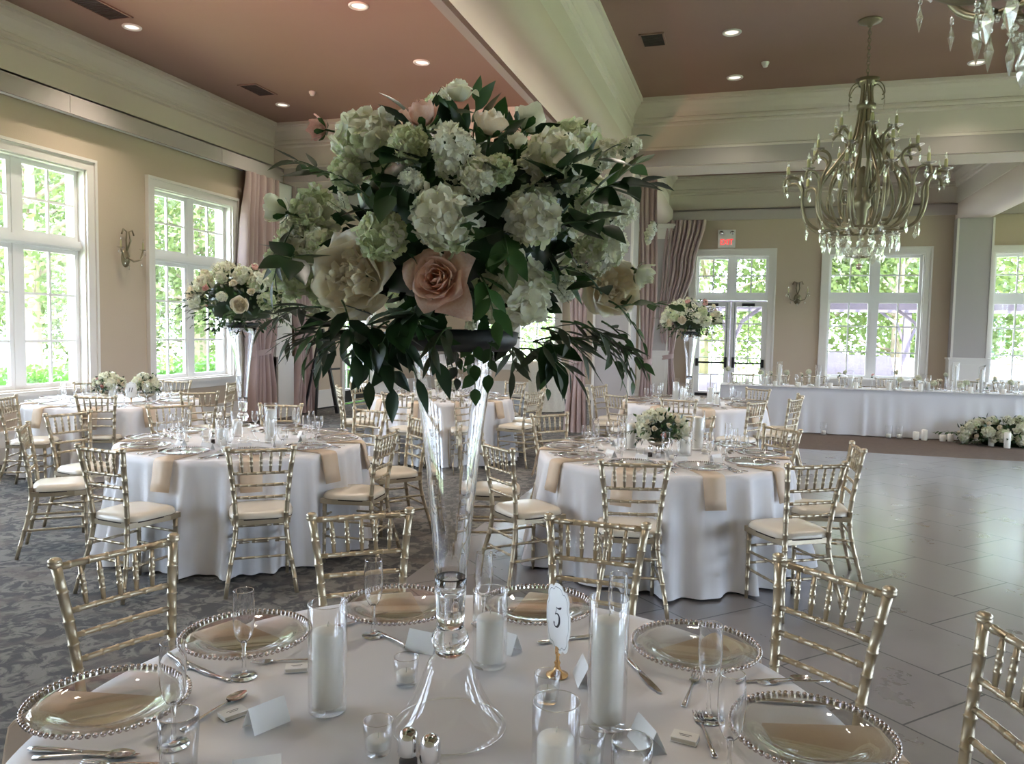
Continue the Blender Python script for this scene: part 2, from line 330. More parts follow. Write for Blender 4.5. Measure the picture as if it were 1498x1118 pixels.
double_door(TM(XL,15.49,PI/2),1.32,2.5,2.5,False)
# baseboards
def baseb(name,axis,pos,s,segs):
    mb=MB()
    for a,b in segs:
        for d,h in((.02,.36),(.03,.2),(.045,.05),(.03,.38)):
            z0=0 if d!=.03 or h!=.38 else .35
            lo,hi=(pos,pos+d*s) if s>0 else (pos+d*s,pos)
            if axis=='x': mb.box(lo,hi,a,b,z0,h)
            else: mb.box(a,b,lo,hi,z0,h)
    struct(name,mb,'trim_paint')
baseb('baseboard_left','x',XL,1,[(YB,14.7),(16.28,YF)]); baseb('baseboard_far','y',YF,-1,[(XL,-1.33),(.58,XR)]); baseb('baseboard_right','x',XR,-1,[(YB,YF)]); baseb('baseboard_back','y',YB,1,[(XL,XR)])
# ---- beams
CROWN=[(0,4.44),(.035,4.44),(.035,4.475),(.012,4.49),(.012,4.80),(.045,4.82),(.045,4.85),(.03,4.86),(.06,4.89),(.06,4.92),(.045,4.93),(.065,4.99),(.11,5.07),(.17,5.12),(.17,5.14),(.20,5.15),(.20,5.2),(0,5.2)]
def crown(name,axis,pos,s,a,b,mitre=(1,1)):
    '''moulding along a face at pos, projecting to s, from a to b with mitred ends'''
    mb=MB(); n=len(CROWN); vs=[]
    for e,(end,sg) in enumerate(((a,1),(b,-1))):
        for d,z in CROWN:
            q=end+sg*d*mitre[e]
            vs.append((pos+s*d,q,z) if axis=='x' else (q,pos+s*d,z))
    fs=[(i,(i+1)%n,n+(i+1)%n,n+i) for i in range(n-1)]
    mb.add(vs,fs,False); return struct(name,mb,'crown_paint')
BX0,BX1=-2.42,-1.84; CY0,CY1=12.30,13.0; B2X0,B2X1=4.1,4.74
nt=[0]
def trim(mb,m): nt[0]+=1; return struct(f'trim_{40+nt[0]}',mb,m)
# main beam along Y, cross beam along X, second long beam in the far bays
trim(MB().box(BX0,BX1,YB,YF,4.44,HC),'crown_paint')
for a,b in((XL,BX0),(BX1,XR)): trim(MB().box(a,b,CY0,CY1,4.44,HC),'crown_paint')
trim(MB().box(B2X0,B2X1,CY1,YF,4.44,HC),'crown_paint'); trim(MB().box(B2X0+2.9,B2X1+2.9,YB,CY0,4.44,HC),'crown_paint')
def swag(a,b,X0,X1,r=.14,zb=4.12,zt=4.44,axis='y'):
    '''fabric wrapped lower half of a beam, rounded at its right edge'''
    pr=[(X0,zt),(X0,zb)]+[(X1-r+r*math.sin(t*PI/12),zb+r-r*math.cos(t*PI/12)) for t in range(7)]+[(X1,zt)]
    mb=MB(); n=len(pr)
    vs=[((x,a,z) if axis=='y' else (a,x,z)) for x,z in pr]+[((x,b,z) if axis=='y' else (b,x,z)) for x,z in pr]
    mb.add(vs,[(i,i+1,n+i+1,n+i) for i in range(n-1)],True); mb.add(vs[:n],[tuple(range(n))],False); mb.add(vs[n:],[tuple(range(n))],False)
    return mb
trim(swag(YB,CY0-.02,-2.24,-1.78,.2),'swag_fabric')
trim(swag(CY1+.02,YF-.02,-2.3,-1.72,.2),'swag_fabric')
trim(swag(CY1+.02,YF-.02,4.08,4.76,.1),'swag_fabric')
trim(swag(YB,CY0-.02,4.08+2.9,4.76+2.9,.1),'swag_fabric')
# valance board left of the beam with its shadow gap
trim(MB().box(-2.42,-2.33,YB,CY0,4.16,4.44),'valance_fabric')
# cross beam lower fabric boards and soffit
for a,b in((XL+.22,BX0-.02),(BX1+.1,XR)):
    trim(MB().box(a,b,CY0-.03,CY0,4.2,4.44),'valance_fabric'); trim(MB().box(a,b,CY1,CY1+.03,4.2,4.44),'valance_fabric')
    trim(MB().box(a,b,CY0,CY1,4.19,4.44),'swag_fabric')
# crowns round each coffer
def coffer(x0,x1,y0,y1):
    for(ax,p,s,a,b) in(('x',x0,1,y0,y1),('x',x1,-1,y0,y1),('y',y0,1,x0,x1),('y',y1,-1,x0,x1)):
        nt[0]+=1; crown(f'trim_{40+nt[0]}',ax,p,s,a,b)
coffer(XL,BX0,YB,CY0); coffer(BX1,B2X0+2.9,YB,CY0); coffer(XL,BX0,CY1,YF); coffer(BX1,B2X0,CY1,YF); coffer(B2X1,XR,CY1,YF); coffer(B2X1+2.9,XR,YB,CY0)
# cornice valance boxes along the outer walls
def valance(axis,pos,s,a,b,seams=()):
    mb=MB(); lo,hi=(pos,pos+.2*s) if s>0 else (pos+.2*s,pos)
    cuts=[a]+list(seams)+[b]
    for q0,q1 in zip(cuts,cuts[1:]):
        if axis=='x': mb.box(hi-.02 if s>0 else lo,hi if s>0 else lo+.02,q0+.004,q1-.004,4.2,4.445); mb.box(lo,hi,q0,q1,4.42,4.44)
        else: mb.box(q0+.004,q1-.004,hi-.02 if s>0 else lo,hi if s>0 else lo+.02,4.2,4.445); mb.box(q0,q1,lo,hi,4.42,4.44)
    nt[0]+=1; o=mb.build('window_valance','valance_fabric'); return o
v=[valance('x',XL,1,YB,12.28,(-1,1.6,4.6,7.72,10.6)),valance('x',XL,1,13.02,YF-.2,(15.6,)),valance('y',YF,-1,XL,BX0,()),valance('y',YF,-1,BX1+.1,B2X0,()),valance('y',YF,-1,B2X1,XR,())]
for o,l in zip(v,('long beige fabric pelmet box under the crown moulding along the left windows','beige fabric pelmet box on the left wall beyond the cross beam','beige fabric pelmet box above the far left window','beige fabric pelmet box above the exit doors on the far wall','beige fabric pelmet box above the windows right of the far pilaster')): tag(o,l,'pelmet','fabric pelmet boxes')
def rod(p,q,l):
    o=MB().tube([p,q],.035,10).build('curtain_rod','silver'); tag(o,l,'curtain rod')
o=MB().tube([(XL+.09,YB,4.235),(XL+.09,11.25,4.235)],.032,10).build('curtain_rod','frame_white'); tag(o,'white curtain rod running under the left wall pelmet','curtain rod')
# column under the beam crossing, pilasters
def column(x0,x1,y0,y1,zt,nm,wain=None,cap=False):
    mb=MB().box(x0,x1,y0,y1,0,zt); o=struct(nm,mb,'panel_fabric')
    t=MB()
    if wain:
        e=.03; t.box(x0-e,x1+e,y0-e,y1,0,wain); t.box(x0-e-.02,x1+e+.02,y0-e-.02,y1,wain,wain+.04)
        for(a,b,c,d) in((x0+.03,x0+.06,.15,wain-.1),(x1-.06,x1-.03,.15,wain-.1),(x0+.03,x1-.03,.15,.18),(x0+.03,x1-.03,wain-.13,wain-.1)): t.box(a,b,y0-e-.012,y0-e,c,d)
    if cap:
        t.box(x0-.03,x1+.03,y0-.03,y1,zt-.33,zt-.3)
        for k in range(6): u=k/5; d=.02+.09*(1-math.cos(u*PI/2)); t.box(x0-d,x1+d,y0-d,y1,zt-.3+.25*u,zt-.3+.25*u+.05)
    for(xa,xb) in((x0-.006,x0+.035),(x1-.035,x1+.006)): t.box(xa,xb,y0-.012,y0,wain or 0,zt-(.33 if cap else 0))
    t.build('column_trim','trim_paint',o)
column(-2.36,-1.76,CY0+.03,CY1-.03,4.18,'trim_1',None)
column(-2.4,-1.75,YF-.3,YF,4.12,'trim_2',1.2,True)
column(4.08,4.76,YF-.28,YF,4.12,'trim_3',1.2)
mb=MB().box(XL,XL+.16,12.12,12.62,0,4.19); mb.box(XL,XL+.2,12.12,12.62,0,1.1); struct('trim_4',mb,'trim_paint')
# ---- ceiling fixtures
lights=[(-4.29,9.84),(-4.24,7.98),(-7.19,7.86),(-7.27,11.15),(-.3,9.76),(-.29,11.45),(2.71,11.56)]
lab=['recessed ceiling light directly above the tall flowers','recessed ceiling light at the top edge left of the long beam','recessed ceiling light beside the left crown near the larger vent','recessed ceiling light beside the smaller far left vent','larger recessed ceiling light right of the square vent','recessed ceiling light nearest the cross beam left of the chandelier','recessed ceiling light behind the crystal drops of the near chandelier']
for(x,y),l in zip(lights,lab):
    r=empty('recessed_light',(x,y,HC),0,l,'ceiling light','recessed ceiling lights')
    MB().lathe([(.112,0),(.112,-.008),(.105,-.016),(.085,-.014),(.078,.0)],28).build('trim_ring','plastic',r)
    MB().lathe([(.078,-.002),(.04,-.006),(.001,-.007)],24).build('lens','lamp_glow',r)
for(x,y),l in zip([(-6.43,10.65),(.1,10.92)],['small white smoke detector on the left ceiling beyond the vent','small white ceiling detector between two recessed lights']):
    o=MB().lathe([(.05,HC),(.05,HC-.02),(.035,HC-.045),(.03,HC-.06),(.001,HC-.062)],16,Matrix.Translation((x,y,0))).build('smoke_detector','frame_white'); tag(o,l,'smoke detector')
for(x,y,w,d,l) in((-7.19,10.37,.32,.55,'small dark ceiling vent near the far left corner'),(-7.12,7.25,.34,.75,'long dark ceiling vent at the top left'),(-1.22,9.77,.30,.42,'square dark ceiling vent right of the long beam')):
    r=empty('ceiling_vent',(x,y,HC),0,l,'vent','ceiling air vents'); h,k=w/2,d/2
    f=MB()
    for q in((-h,-h+.025,-k,k),(h-.025,h,-k,k),(-h,h,-k,-k+.025),(-h,h,k-.025,k)): f.box(q[0],q[1],q[2],q[3],-.014,-.001)
    f.build('frame','ceiling_paint',r); s=MB().box(-h+.02,h-.02,-k+.02,k-.02,-.004,-.002)
    for j in range(int(d/.04)): y0=-k+.03+j*.04; s.box(-h+.02,h-.02,y0,y0+.006,-.012,-.003)
    s.build('louvre','vent_dark',r)
# ---- exit sign
def text_mesh(s,size,mat_,shear=0,ext=.001,bold=0):
    c=bpy.data.curves.new('t','FONT'); c.body=s; c.size=size; c.align_x='CENTER'; c.align_y='CENTER'; c.extrude=ext; c.shear=shear; c.offset=bold
    o=bpy.data.objects.new('t',c); COL.objects.link(o); dg=bpy.context.evaluated_depsgraph_get(); dg.update()
    me=bpy.data.meshes.new_from_object(o.evaluated_get(dg)); bpy.data.objects.remove(o); me.materials.clear(); me.materials.append(M[mat_]); return me
r=empty('exit_sign',(-.52,YF-.03,3.80),0,'lit red EXIT sign above the far double doors','exit sign')
MB().box(-.19,.19,-.04,.03,-.2,.2).build('housing','plastic',r)
a=MB(); 
for s in(-1,1): a.lathe([(.035,0),(.045,.03),(.001,.032)],14,Matrix.Translation((s*.12,-.04,.13))@Matrix.Rotation(PI/2,4,'X'))
a.build('emergency_lamp','chrome',r)
put('lettering',text_mesh('EXIT',.165,'exit_red',bold=.0),r,(0,-.043,-.08),(PI/2,0,0),(.85,1.1,1))
# ---- curtains
def curtain(name,T,zt,prof,label,pleats=9,amp=.05,tie=None):
    '''prof: list of (z, x_left, x_right); a pleated sheet with thickness, gathered where narrow'''
    r=empty(name,(0,0,0),0,label,'curtain','mauve curtains'); r.matrix_world=T
    def lerp(z):
        for(a,b) in zip(prof,prof[1:]):
            if b[0]<=z<=a[0]:
                t=(a[0]-z)/(a[0]-b[0]+1e-9); t=t*t*(3-2*t); return a[1]+(b[1]-a[1])*t,a[2]+(b[2]-a[2])*t
        return prof[-1][1:]
    seed=R.random()*9; z_lo=prof[-1][0]
    def fn(side):
        def g(u,v):
            z=zt+(z_lo-zt)*v; xl,xr=lerp(z); w=xr-xl
            a=amp*min(1.2,.5+.9*w)*(1.0 if w>.3 else .7)
            ph=u*pleats*2*PI*.75+seed+math.sin(v*3+seed)*.9+1.1*math.sin(u*4+v*2.5+seed)
            y=a*.8*math.sin(ph)+a*.35*math.sin(ph*.43+1+v)
            return (xl+w*u+.012*math.cos(ph),-abs(a)-.02+y+side,z)
        return g
    mb=MB(); mb.grid(fn(0),pleats*10,40); mb.grid(fn(.012),pleats*10,40); mb.build('drape','velvet',r)
    if tie:
        xl,xr=lerp(tie); c=(xl+xr)/2; h=(xr-xl)/2+.02
        MB().grid(lambda u,v:(c+h*math.cos(u*2*PI),-.06+.09*math.sin(u*2*PI),tie+.05-.1*v+.03*math.cos(u*2*PI)),28,2,wrap=True).build('tieback','velvet',r)
    return r
TL=lambda y:TM(XL+.10,y,PI/2)
curtain('curtain',TL(11.7),4.2,[(4.2,-.45,.42),(3.2,-.55,.42),(2.4,-.62,.42),(1.5,-.40,.32),(1.15,-.28,.22),(.5,-.36,.3),(.02,-.40,.34)],'mauve curtain tied back beside the second left window',10,.06,1.2)
curtain('curtain',TL(12.95),4.2,[(4.2,-.33,.4),(2.5,-.33,.45),(1.3,-.15,.3),(.02,-.42,.45)],'mauve curtain on the left wall nearest the black easel',8,.06,1.3)
curtain('curtain',TM(-2.62,12.36,.15),4.18,[(4.18,-.25,.22),(1.2,-.10,.14),(.02,-.2,.2)],'mauve curtain hanging left of the column behind the tall flowers',6,.05,1.2)
curtain('curtain',TM(-1.62,13.1,.1),4.15,[(4.15,-.16,.12),(2.3,-.10,.16),(1.15,-.06,.1),(.02,-.14,.16)],'narrow mauve curtain tied back right of the middle column',5,.05,1.15)
curtain('curtain',TM(-1.5,YF-.22,0),4.2,[(4.2,-.35,.52),(3.2,-.4,.30),(2.0,-.45,.0),(1.1,-.36,-.12),(.02,-.42,.0)],'long mauve curtain swept back left of the exit doors',11,.06,1.1)
# ---- sconces
def sconce(T,label):
    r=empty('wall_sconce',(0,0,0),0,label,'wall light','crystal wall sconces'); r.matrix_world=T
    MB().lathe([(.001,.045),(.04,.04),(.055,.02),(.075,.012),(.08,-.02)],20,Matrix.Translation((0,0,-.12))@Matrix.Diagonal((1,1,1.6,1))@Matrix.Rotation(PI/2,4,'X')).build('backplate','antique_gold',r)
    for s in(-1,1):
        pts=[(0,-.03,-.10),(s*.06,-.09,-.16),(s*.15,-.12,-.13),(s*.19,-.12,-.03),(s*.2,-.12,0)]
        MB().tube(pts,.013,6).build('arm','antique_gold',r)
        MB().tube([(0,-.03,-.02),(s*.04,-.06,.12),(s*.02,-.05,.24),(s*.08,-.05,.27),(s*.11,-.05,.2)],.012,6).build('scroll','antique_gold',r)
        MB().lathe([(.012,-.01),(.05,.012),(.052,.016),(.01,0)],14,Matrix.Translation((s*.2,-.12,0))).build('drip_pan','crystal_thin',r)
        MB().lathe([(.012,0),(.012,.10),(.008,.11)],10,Matrix.Translation((s*.2,-.12,0))).build('candle','candle_sleeve',r)
        MB().lathe([(.006,.11),(.012,.125),(.008,.15),(.001,.165)],10,Matrix.Translation((s*.2,-.12,0))).build('bulb','crystal_thin',r)
        for q in((s*.2,-.12,-.05),(s*.15,-.14,-.2),(s*.24,-.12,-.04)): MB().ball(q,.014,6,4,None,(1,.6,2.2)).build('crystal_drop','crystal_thin',r)
    MB().ball((0,-.06,-.24),.02,6,4,None,(1,.6,2)).build('crystal_drop','crystal_thin',r)
sconce(TM(XL,8.78,PI/2)@Matrix.Translation((0,0,2.66)),'crystal candle sconce on the wall between the two left windows')
sconce(TM(1.04,YF,0)@Matrix.Translation((0,0,2.57)),'crystal candle sconce on the far wall between doors and window')
# ---- easel
r=empty('easel',(-7.6,13.25,0),0,'black wooden easel standing by the left wall beyond the curtains','easel')
e=lambda a,b,n,rad=.016:MB().tube([a,b],rad,4,smooth=False).build(n,'black_iron',r)
e((.12,.05,0),(-.12,-.1,1.62),'leg',.04); e((.05,-.62,0),(-.14,-.14,1.6),'leg',.03); e((-.42,-.25,0),(-.16,-.12,1.55),'leg',.025); e((.11,.0,.14),(.06,-.58,.14),'crossbar',.018); e((.05,.25,.85),(-.02,-.65,.85),'ledge',.025)
# ============================================================ CHAIRS
def bez(p0,p1,p2,p3,n):
    out=[]
    for i in range(n+1):
        t=i/n; a=(1-t)**3; b=3*t*(1-t)**2; c=3*t*t*(1-t); d=t**3
        out.append(tuple(a*p0[k]+b*p1[k]+c*p2[k]+d*p3[k] for k in range(len(p0))))
    return out
def bamboo(path,rad,rings,n=8,rr=1.2,w=.004,taper=None):
    '''tube along a polyline (resampled) with raised node rings at given fractions'''
    P=[Vector(p) for p in path]; L=[0]
    for a,b in zip(P,P[1:]): L.append(L[-1]+(b-a).length)
    tot=L[-1]
    def at(s):
        s=max(0,min(tot,s))
        for i in range(len(P)-1):
            if s<=L[i+1]+1e-9: return P[i].lerp(P[i+1],(s-L[i])/max(1e-9,L[i+1]-L[i]))
        return P[-1]
    S=[(l,1) for l in L]
    for f in rings: s=f*tot; S+=[(s-w,1),(s-w*.5,rr),(s,rr*.93),(s+w*.5,rr),(s+w,1)]
    S=sorted(S); pts=[at(s) for s,_ in S]; rd=[rad*k*(taper(s/tot) if taper else 1) for s,k in S]
    return pts,rd
def make_chair():
    r=empty('chiavari_chair',(0,0,0),0,'gold chiavari chair','chair')
    for s in(-1,1):
        path=bez((s*.208,-.262,0),(s*.185,-.21,.22),(s*.138,-.165,.33),(s*.150,-.175,.50),8)+bez((s*.150,-.175,.50),(s*.157,-.183,.62),(s*.170,-.21,.76),(s*.193,-.232,.905),6)[1:]
        pts,rd=bamboo(path,.0155,(.10,.22,.335,.445,.545,.63,.72,.80,.90),10,1.17,.0035,lambda t:.8+.2*min(1,t*3)); 
        p=MB().tube(pts,rd,10); top=Vector((s*.194,-.233,.905)); p.lathe([(.0165,-.012),(.021,-.006),(.021,0),(.019,.003),(.021,.006),(.020,.012),(.013,.018),(.001,.019)],12,Matrix.Translation(top)); p.build('back_post','gold',r)
        a=Vector((s*.165,.165,.44)); b=Vector((s*.168,.168,0)); pts,rd=bamboo([b,a],.0155,(.12,.30,.48,.66,.84),10,1.17,.0035,lambda t:.72+.28*t); MB().tube(pts,rd,10).build('leg','gold',r)
        for z,z2 in((.19,.19),(.30,.30)):
            pts,rd=bamboo([(s*.166,.165,z),(s*(.178 if z<.2 else .165),-.2,z2)],.0085,(.12,.3,.5,.7,.88),6); MB().tube(pts,rd,6).build('stretcher','gold',r)
    for y,x,z in((.165,.163,.225),(.165,.163,.335),(-.20,.165,.225),(-.19,.155,.335)):
        pts,rd=bamboo([(-x,y,z),(x,y,z)],.0085,(.15,.38,.62,.85),6); MB().tube(pts,rd,6).build('stretcher','gold',r)
    def rail(z,y,x,rad,rings): 
        pts,rd=bamboo([(-x,y,z),(-x*.5,y-.006,z),(0,y-.008,z),(x*.5,y-.006,z),(x,y,z)],rad,rings,8); MB().tube(pts,rd,8).build('back_rail','gold',r)
    six=(.1,.26,.42,.58,.74,.9)
    rail(.893,-.232,.190,.0115,six); rail(.752,-.210,.170,.0095,six); rail(.675,-.196,.161,.0095,six); rail(.598,-.186,.155,.0095,six)
    for k in range(5):
        u=(k-2)/2; a=Vector((u*.118,-.238,.888)); b=Vector((u*.108,-.217,.757))
        pts,rd=bamboo([b,a],.0085,(.3,.52,.74),8,1.22,.004,lambda t:.6+.5*math.sin(PI*min(1,max(0,.12+t*.76)))); MB().tube(pts,rd,8).build('spindle','gold',r)
    out=[(-.172,-.178),(-.2,.10),(-.185,.19),(.185,.19),(.2,.10),(.172,-.178)]
    MB().prism(out,.425,.458).build('seat_frame','gold',r)
    def cush(u,v):
        a=u*2*PI; q=4.5; c,s_=math.cos(a),math.sin(a); k=(abs(c)**q+abs(s_)**q)**(-1/q)
        rr=[1,1.0,.97,.90,.7,.35,.0][min(6,int(v*6+.5))]; zz=[.458,.468,.487,.497,.503,.506,.507][min(6,int(v*6+.5))]
        y=.006+.188*k*s_*rr; x=(.192+.010*s_)*k*c*rr
        return (x,y,zz)
    c=MB().grid(cush,28,6,wrap=True); c.build('seat_cushion','cushion',r,label='ivory padded seat cushion'); c2=MB()
    c2.grid(lambda u,v:(cush(u,0)[0]*(1.005),cush(u,0)[1]*1.005,.452+.008*v),28,1,wrap=True).build('cushion_piping','pepper',r)
    return r
CH=Proto(make_chair())
T1,T2,T3,T4,T5,T6=(-.59,1.55),(-3.66,5.08),(-.57,5.76),(-6.86,7.15),(-3.76,9.41),(-.64,10.15)
def chair_at(P,face,label,group,tw=0):
    d=Vector((face[0]-P[0],face[1]-P[1])); a=math.atan2(d.y,d.x)+math.radians(tw); d=Vector((math.cos(a),math.sin(a)))
    loc=(P[0]+d.x*.233,P[1]+d.y*.233,0)
    CH.place(loc,a-PI/2,label,group)
def px_chair(px,py,face,label,group,tw=0):
    p=on_z(px,py,.915); chair_at((p.x,p.y),face,label,group,tw)
G1='chairs around the front round table'
px_chair(172,801,T1,'gold bamboo-style chair at front table, standing on the carpet left of the flutes',G1)
px_chair(529,749,T1,'gold bamboo-style chair behind front table, seen left of the glass vase',G1)
px_chair(873,760,T1,'gold bamboo-style chair behind front table, right of the glass vase and behind the number card',G1)
px_chair(1215,836,T1,'gold bamboo-style chair on the tile right of the front table',G1)
px_chair(1510,943,T1,'gold bamboo-style chair cut off by the right edge of the photo',G1,-8)
G2='chairs around the middle left round table'
px_chair(382,654,T2,'gold chair with ivory seat, seen from behind in front of the middle left table',G2,-5)
px_chair(146,654,T2,'gold chair at the near left side of the middle left table, back turned to camera',G2,-8)
px_chair(34,622,T2,'gold chair seen nearly edge on, furthest left of the middle left table',G2,8)
px_chair(100,603,T2,'gold chair between the two left tables, facing the middle left table',G2,-10)
px_chair(248,592,T2,'gold chair behind the middle left table, facing the camera in front of the left window',G2)
px_chair(411,591,T2,'gold chair behind the middle left table, in front of the mauve curtain',G2)
px_chair(541,598,T2,'gold chair at the far right side of the middle left table, facing the camera',G2)
px_chair(567,633,T2,'gold chair at the right side of the middle left table, nearest its plaid napkin',G2,10)
px_chair(614,611,T2,'gold chair seen edge on just left of the glass vase, facing left',G2,10)
G3='chairs around the middle right round table'
px_chair(929,675,T3,'gold chair seen from behind in front of the middle right table',G3,14)
px_chair(727,651,T3,'gold chair left of the middle right table, just right of the glass vase',G3)
chair_at((-1.98,5.38),T3,'gold chair whose seat shows behind the glass vase, left of the middle right table',G3)
px_chair(804,605,T3,'gold chair behind the middle right table, at its far left beside the flutes',G3)
px_chair(1012,607,T3,'gold chair behind the low flower bowl on the middle right table',G3)
px_chair(1144,625,T3,'gold chair behind the middle right table, at its far right facing the camera',G3)
px_chair(1195,678,T3,'gold chair with large ivory seat at the near right side of the middle right table',G3,-12)
px_chair(1255,652,T3,'gold chair seen edge on at the far right of the middle right table',G3,8)
G4='chairs around the far left round table'
px_chair(10,580,T4,'gold chair cut off by the left edge of the photo, at the far left table',G4,-60)
px_chair(140,579,T4,'gold chair seen from behind in front of the far left table',G4,-12)
chair_at((-7.86,7.82),T4,'gold chair between the far left table and the first left window',G4)
chair_at((-7.16,8.52),T4,'gold chair behind the far left table, below the second left window',G4)
px_chair(292,573,T4,'gold chair right of the far left table, in front of the second left window',G4,-50)
px_chair(340,559,(-7.6,8.2),'gold chair seen edge on below the right edge of the second left window',G4)
chair_at((-8.0,6.1),T4,'gold chair at the far left table beyond the left edge',G4)
G5='chairs around the far middle round table'
chair_at((-5.09,9.63),T5,'gold chair edge on left of far middle table, rear of the pair',G5)
chair_at((-4.83,8.62),T5,'gold chair edge on left of far middle table, front of the pair',G5)
chair_at((-3.78,8.08),T5,'gold chair seen from behind in front of the far middle table',G5)
chair_at((-2.98,8.34),T5,'gold chair seen through the glass vase at the far middle table',G5)
chair_at((-3.13,10.6),T5,'gold chair behind the far middle table at its far right',G5)
chair_at((-2.44,9.08),T5,'gold chair right of the far middle table, fully visible beside the vase',G5)
chair_at((-2.52,9.85),T5,'gold chair at the right side of the far middle table, behind another chair',G5)
chair_at((-4.3,10.66),T5,'gold chair behind the far middle table facing the camera',G5)
G6='chairs around the far right round table'
chair_at((-1.95,9.86),T6,'gold chair left of far right table, front of the pair by the curtain',G6)
chair_at((-1.93,10.62),T6,'gold chair left of far right table, rear of the pair by the curtain',G6)
px_chair(900,577,T6,'gold chair at the near left of the far right table, below the hanging greenery',G6)
px_chair(993,584,T6,'gold chair in front of the far right table, above the low flower bowl',G6)
px_chair(1108,588,T6,'gold chair at the near right of the far right table with its full back showing',G6,30)
chair_at((.17,11.16),T6,'gold chair behind the far right table in front of the head table cloth',G6)
chair_at((.66,10.25),T6,'gold chair by the dance floor right of far right table, rear of pair',G6)
chair_at((.57,9.60),T6,'gold chair by the dance floor right of far right table, front of pair',G6)
hc=[]
for k in range(9):
    x=-.05+k*.62; d=dup(CH.o,(x,15.02,0),PI,'c','chairs behind the long head table'); hc.append(d)
ordinal(hc,'gold chair tucked behind the long head table, {} from the left in that row')
# ============================================================ TABLES
def cloth(name,c,Rt,label,seed,zt=.765,group='white tablecloths',flare=.035):
    rr=random.Random(seed); K=[(rr.randint(9,14),rr.random()*6.3,.26),(rr.randint(19,25),rr.random()*6.3,.42),(rr.randint(30,40),rr.random()*6.3,.26),(5,rr.random()*6.3,.2)]
    n=224; rings=[0,.3,.6,.85,.96,1.0]; mb=MB(); vs=[];fs=[]
    for q in rings:
        for k in range(n): a=2*PI*k/n; vs.append((c[0]+Rt*q*math.cos(a),c[1]+Rt*q*math.sin(a),zt))
    nz=18
    for j in range(1,nz+1):
        t=j/nz; 
        for k in range(n):
            a=2*PI*k/n; w=sum(A*math.sin(f*a+p+.5*math.sin(2*t+p)) for f,p,A in K); w=w+.45*abs(w)-.1
            amp=.115*t**.75; r_=Rt+.006+flare*t**1.4+amp*w; z=zt-.006-(zt-.02)*t+ (.012*w*t if t>.8 else 0)
            if t==1: z=.012+.01*abs(w)
            vs.append((c[0]+r_*math.cos(a),c[1]+r_*math.sin(a),max(.008,z)))
    m=len(rings)+nz
    for j in range(m-1):
        for k in range(n): k2=(k+1)%n; fs.append((j*n+k,j*n+k2,(j+1)*n+k2,(j+1)*n+k))
    mb.add(vs,fs,True); o=mb.build(name,'linen'); tag(o,label,'tablecloth',group)
    t=empty('banquet_table',(c[0],c[1],0),0,label.replace('white tablecloth over','table hidden under the cloth of'),'table','round banquet tables')
    MB().lathe([(.001,.735),(Rt-.01,.735),(Rt-.006,.745),(Rt-.01,.758),(.001,.758)],48).build('tabletop','plastic',t)
    for k in range(4): a=PI/4+k*PI/2; MB().tube([(.45*math.cos(a),.45*math.sin(a),.735),(.52*math.cos(a),.52*math.sin(a),.001)],.016,8).build('leg','black_iron',t)
    return o
RT=.895
names={}
for nm,c,s,l in(('t1',T1,3,'white tablecloth over the front round table with the tall glass vase'),('t2',T2,5,'white tablecloth over the middle left round table'),('t3',T3,8,'white tablecloth over the middle right round table with the low flower bowl'),('t4',T4,13,'white tablecloth over the far left round table below the windows'),('t5',T5,21,'white tablecloth over the far middle round table behind the glass vase'),('t6',T6,34,'white tablecloth over the far right round table by the head table')):
    cloth('tablecloth',c,RT,l,s)
ZT=.7665
# ---- tableware prototypes (origin at table level)
def pr_plate():
    r=empty('charger_plate',(0,0,0),0,'p','plate')
    d=[(.001,.004),(.085,.004),(.098,.006),(.112,.014),(.13,.019),(.158,.022),(.158,.0245),(.13,.0225),(.11,.018),(.096,.010),(.084,.008),(.001,.008)]
    MB().lathe(d,48).build('glass_dish','plate_glass',r)
    b=MB()
    for k in range(74): a=2*PI*k/74; b.ball((.163*math.cos(a),.163*math.sin(a),.0235),.0059,8,6)
    b.build('bead_rim','bead_silver',r); return r
def stemware(name,prof,stem,foot):
    r=empty(name,(0,0,0),0,'g','glass'); w=.0011
    inner=[(max(.0004,x-w),z+(w if i==0 else 0)) for i,(x,z) in enumerate(prof)]
    x_,z_=prof[-1]; MB().lathe([(.0004,prof[0][1]-.001)]+prof,28).lathe([(x_,z_),(x_-w,z_)],28).lathe(inner[::-1]+[(.0004,prof[0][1]+w)],28).build('bowl','stem_glass',r)
    MB().lathe([(x_+.0003,z_-.0006),(x_+.0004,z_+.0006),(x_-w*.5,z_+.0011),(x_-w-.0003,z_+.0004)],28).build('rim','crystal_thin',r)
    MB().lathe([(.0004,.0125)]+stem+[(.0004,stem[-1][1])],14).build('stem','stem_glass',r)
    MB().lathe([(.0004,.0008),(foot,.0008),(foot+.0004,.002),(foot*.9,.0038),(.010,.008),(.006,.0123),(.0004,.0123)],28).build('foot','stem_glass',r)
    return r
def pr_flute(): return stemware('champagne_flute',[(.004,.088),(.014,.094),(.021,.108),(.0255,.130),(.0275,.155),(.027,.180),(.0255,.205),(.0245,.222)],[(.0075,.012),(.0052,.022),(.0045,.05),(.005,.075),(.0075,.088),(.006,.092)],.032)
def pr_goblet(): return stemware('water_goblet',[(.004,.075),(.018,.082),(.028,.100),(.032,.125),(.031,.150),(.029,.172)],[(.009,.012),(.006,.022),(.0055,.045),(.007,.065),(.009,.076)],.034)
